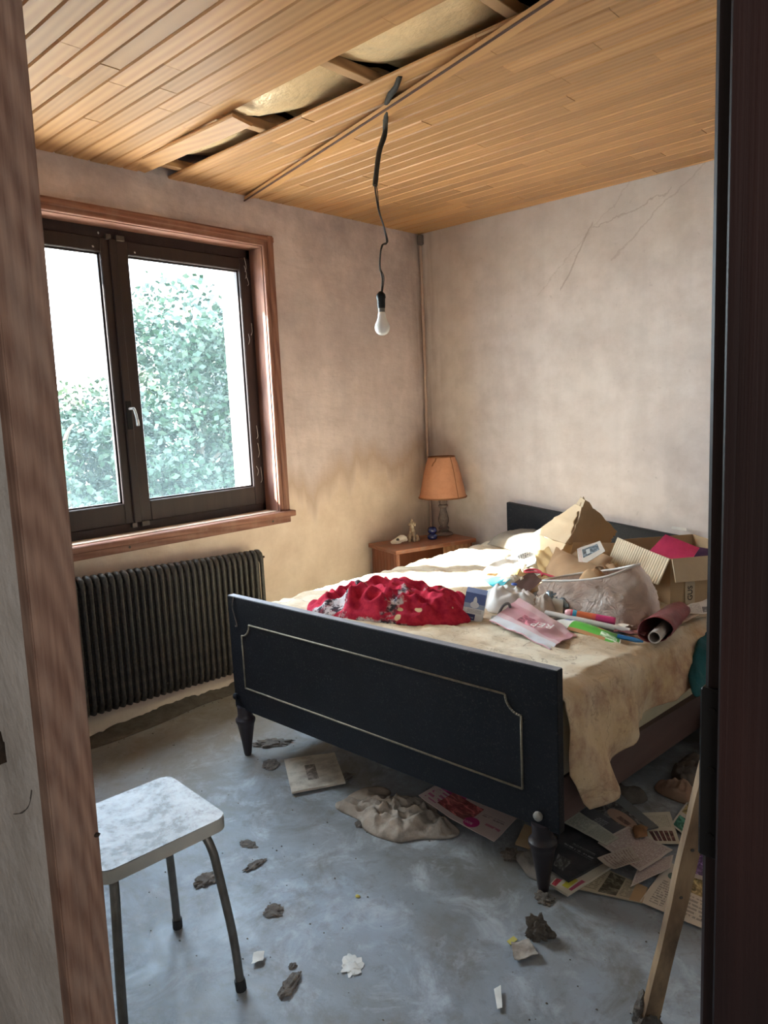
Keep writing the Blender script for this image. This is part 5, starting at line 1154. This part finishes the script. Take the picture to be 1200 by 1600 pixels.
    co = printed('leaflet_colour', (.60, .56, .50), [(.05, .55, .5, .95, (.30, .24, .1), 'photo'), (.6, .6, .9, .85, (.5, .05, .06), 'oval'), (.55, .25, .85, .5, (.10, .10, .2), 'oval'), (.05, .05, .5, .42, (.05, .2, .14), 'photo'), (.5, .02, .95, .2, (.45, .40, .05), 'photo')], dirt=.15)
    fs_('leaflet', 'multicoloured supermarket leaflet at the right edge of the papers', 'leaflet', [(2.245, -1.565), (2.385, -1.640), (2.350, -1.430), (2.235, -1.385)], co, .006, .0012, .003)
    o = clump('dry_leaf', (2.206, -1.71, .038), .03, plain('leaf_brown', (.30, .16, .08), (.16, .08, .04), 20, .9), 3, (1.3, .7, .25), .4, None, 2); tagit(o, 'curled dry brown leaf on the handwritten letter', 'leaf')
    o = heap('brown_rag', 2.19, -1.355, .085, .05, R(-10), .035, Z0, plain('rag_brown', (.36, .23, .16), (.18, .11, .08), 9, .95, .5, 30), 3, 50, 18, .025, 15); tagit(o, 'crumpled light brown rag on the floor beside the bed rail', 'rag')
    o = heap('dark_rag', 2.165, -1.20, .065, .12, R(10), .04, Z0, plain('rag_dark', (.13, .10, .08), (.06, .045, .038), 9, .95, .5, 30), 5, 60, 20, .03, 12); tagit(o, 'dark dirty rag on the floor behind the brown rag', 'rag')
    o = heap('dark_rag', 2.05, -1.47, .07, .05, R(10), .02, Z0, plain('rag_grey', (.14, .12, .10), (.07, .055, .05), 9, .95, .5, 30), 2, 40, 14, .02, 12); tagit(o, 'flat grey rag under the bed rail', 'rag')
    o = heap('blue_bag', 2.20, -.93, .06, .16, R(0), .20, Z0, plain('bag_blue', (.02, .09, .16), (.01, .045, .08), 9, .35, .5, 30), 8, 50, 20, .045, 10); tagit(o, 'crumpled dark blue plastic bag on the floor beside the bed head', 'bag')
    # lint clumps and scraps
    dl = [((1.269, -2.702), .040, (1.2, .8, .5), 'grey lint clump in front of the stool legs'), ((1.543, -2.655), .034, (1, .9, .35), 'flat dust clump left of the floor centre'),
          ((1.791, -2.807), .038, (1.4, .6, .5), 'elongated lint clump near the front edge of the floor'), ((1.745, -2.759), .014, (1, 1, .7), 'tiny round lint ball beside the elongated clump'),
          ((2.172, -2.275), .034, (.75, 1.2, 1.6), 'tall dark lint lump in front of the right footboard leg'), ((.700, -1.98), .060, (1.6, .7, .5), 'dark lint strip under the left footboard leg'),
          ((.842, -2.105), .045, (1.2, .9, .35), 'dust clump left of the cardboard sheet'), ((1.925, -2.020), .032, (1.2, 1, .9), 'dark tangled lint by the pink flyer corner'), ((2.105, -2.135), .032, (1.2, .8, .7), 'lint clump at the foot of the right footboard leg'),
          ((1.150, -2.015), .05, (1.4, .8, .35), 'dark dust beside the cardboard sheet under the bed'), ((1.430, -2.190), .022, (1.1, .9, .6), 'small dark lint ball left of the grey cloth'), ((1.33, -2.56), .030, (1.6, .6, .5), 'dark curled lint strip behind the front stool leg'), ((1.22, -2.50), .030, (1.3, .8, .3), 'pale flattened dust patch behind the stool')]
    for k, (p, r, sq, lb) in enumerate(dl):
        o = clump('lint_clump', (p[0], p[1], 0), r*.74, M_dust, k+1, (sq[0], sq[1], sq[2]*(.9 if k == 4 else .5)), .42, None, 4, 2.4); tagit(o, lb, 'lint', 'lint clumps on the floor')
    o = sheet('foil_scrap', [V((2.135, -2.345, .004)), V((2.175, -2.395, .003)), V((2.215, -2.345, .006)), V((2.165, -2.310, .010))], plain('scrap_dirty', (.46, .41, .36), (.2, .16, .13), 30, .7, .8, 60), None, 10, 10, .008, 30, .002, 4, torn=.05); tagit(o, 'crumpled dirty foil scrap below the tall lint lump', 'scrap')
    o = sheet('yellow_scrap', [V((2.120, -2.345, .004)), V((2.135, -2.35, .004)), V((2.14, -2.325, .006)), V((2.125, -2.32, .006))], plain('scrap_yellow', (.55, .48, .12), None, 9, .6), None, 4, 4, .002, 9, .0015); tagit(o, 'tiny yellow scrap stuck to the foil scrap', 'scrap')
    o = sheet('paper_scrap', [V((2.185, -2.50, .003)), V((2.225, -2.545, .003)), V((2.232, -2.535, .005)), V((2.195, -2.485, .008))], M_white, None, 8, 5, .004, 20, .0012, 3); tagit(o, 'curved white paper sliver on the front floor', 'scrap')
    o = sheet('paper_scrap', [V((1.638, -2.80, .003)), V((1.664, -2.825, .003)), V((1.678, -2.800, .006)), V((1.655, -2.778, .006))], M_white, None, 6, 6, .006, 25, .0012, 5, torn=.08); tagit(o, 'small white torn scrap beside the front stool leg', 'scrap')
    o = clump('plaster_crumbs', (1.861, -2.661, 0), .022, M_white, 7, (1.4, 1, .18), .6, None, 3, 4); tagit(o, 'white plaster crumbs in the middle of the floor', 'plaster')
    o = clump('yellow_crumb', (1.685, -2.46, 0), .007, plain('crumb_yellow', (.6, .5, .12), None, 9, .6), 2, (1, .8, .6), .3, None, 2); tagit(o, 'tiny yellow crumb on the open floor', 'crumb')
    # loose grit
    rnd = random.Random(77); vs, fs = [], []
    for k in range(520):
        if k < 300: x = rnd.uniform(.3, 2.9); y = rnd.uniform(-3.2, -1.6)
        else: y = rnd.uniform(-2.9, -1.0); x = abs(rnd.gauss(0, .07))+.01
        s = rnd.uniform(.0012, .0042)*(1.4 if k >= 300 else 1); i = len(vs); a = rnd.random()*6.28
        for q in range(4): vs.append(V((x+s*math.cos(a+q*1.57), y+s*.8*math.sin(a+q*1.57), .0005)))
        vs.append(V((x+s*.2, y, s*.9+.0005))); fs += [[i, i+1, i+4], [i+1, i+2, i+4], [i+2, i+3, i+4], [i+3, i, i+4], [i+3, i+2, i+1, i]]
    o = mk('floor_grit', vs, fs, M_dust); tagit(o, 'fine dark grit and crumbs scattered over the concrete floor', 'grit', kind='stuff')
    n, m = 90, 10; P = []
    for i in range(n):
        y = -2.75+1.6*i/(n-1); wd = .10+.05*nz(y, 3, 1, 3)
        for j in range(m):
            v = j/(m-1); x = .002+wd*v; P.append(V((x, y, .003+max(0, (.030*(1-v)**1.6)*(.6+.8*nz(x, y, 2, 9))+.010*rid(x, y, 4, 30)*(1-v)))))
    vs, fs = thick_grid(P, n, m, -.004); vs = [V((v.x, v.y, max(v.z, .0005))) for v in vs]
    o = mk('dirt_drift', vs, [f[::-1] for f in fs], plain('drift_dirt', (.15, .125, .10), (.07, .055, .045), 18, 1., .7, 50), None, True); tagit(o, 'drift of dark dirt along the wall under the radiator', 'dirt', kind='stuff')
    # leaning batten
    A = V((2.505, -2.37, 0)); B = V((3.022, -2.62, 2.42)); d = (B-A).normalized(); s = V((.74, .67, 0)); s = (s-d*s.dot(d)).normalized(); w = d.cross(s).normalized()
    bt = thing('leaning_batten', A.to_tuple(), 'splintered pine batten leaning at the right beside the papers', 'batten')
    L = (B-A).length; N = 40; vs, fs = [], []
    for i in range(N):
        q = i/(N-1); p = A+d*L*q
        for sx, sw in ((-.0165, -.010), (.0165, -.010), (.0165, .010), (-.0165, .010)):
            vs.append(p+s*(sx+.0035*nz(q*9, sx*90, 2, 2))+w*(sw+.0022*nz(q*11, sw*90, 5, 2))+(V((0, 0, .012)) if i == 0 else V((0, 0, 0))))
    for i in range(N-1):
        for k in range(4): k2 = (k+1) % 4; fs.append([i*4+k, i*4+k2, (i+1)*4+k2, (i+1)*4+k])
    fs += [[3, 2, 1, 0], [(N-1)*4+k for k in range(4)]]
    mk('batten_body', vs, fs, wood('batten_pine', (.17, .095, .05), (.36, .23, .125), 2, 40, .75, 2, .05, worn=((.075, .045, .028), .8)), bt)
    clump('dust_cuff', A+V((0, 0, .0)), .030, M_dust, 4, (1, 1, 1.7), .4, bt, 3)
    for q in (.16, .21, .26, .31): p = A+d*L*q-w*.0105; lathe('nail_hole', [(.004, 0), (.004, .001), (0, .0012)], p, M_void, bt, 8, (-w).to_track_quat('Z', 'Y').to_matrix().to_4x4())
floor_things()
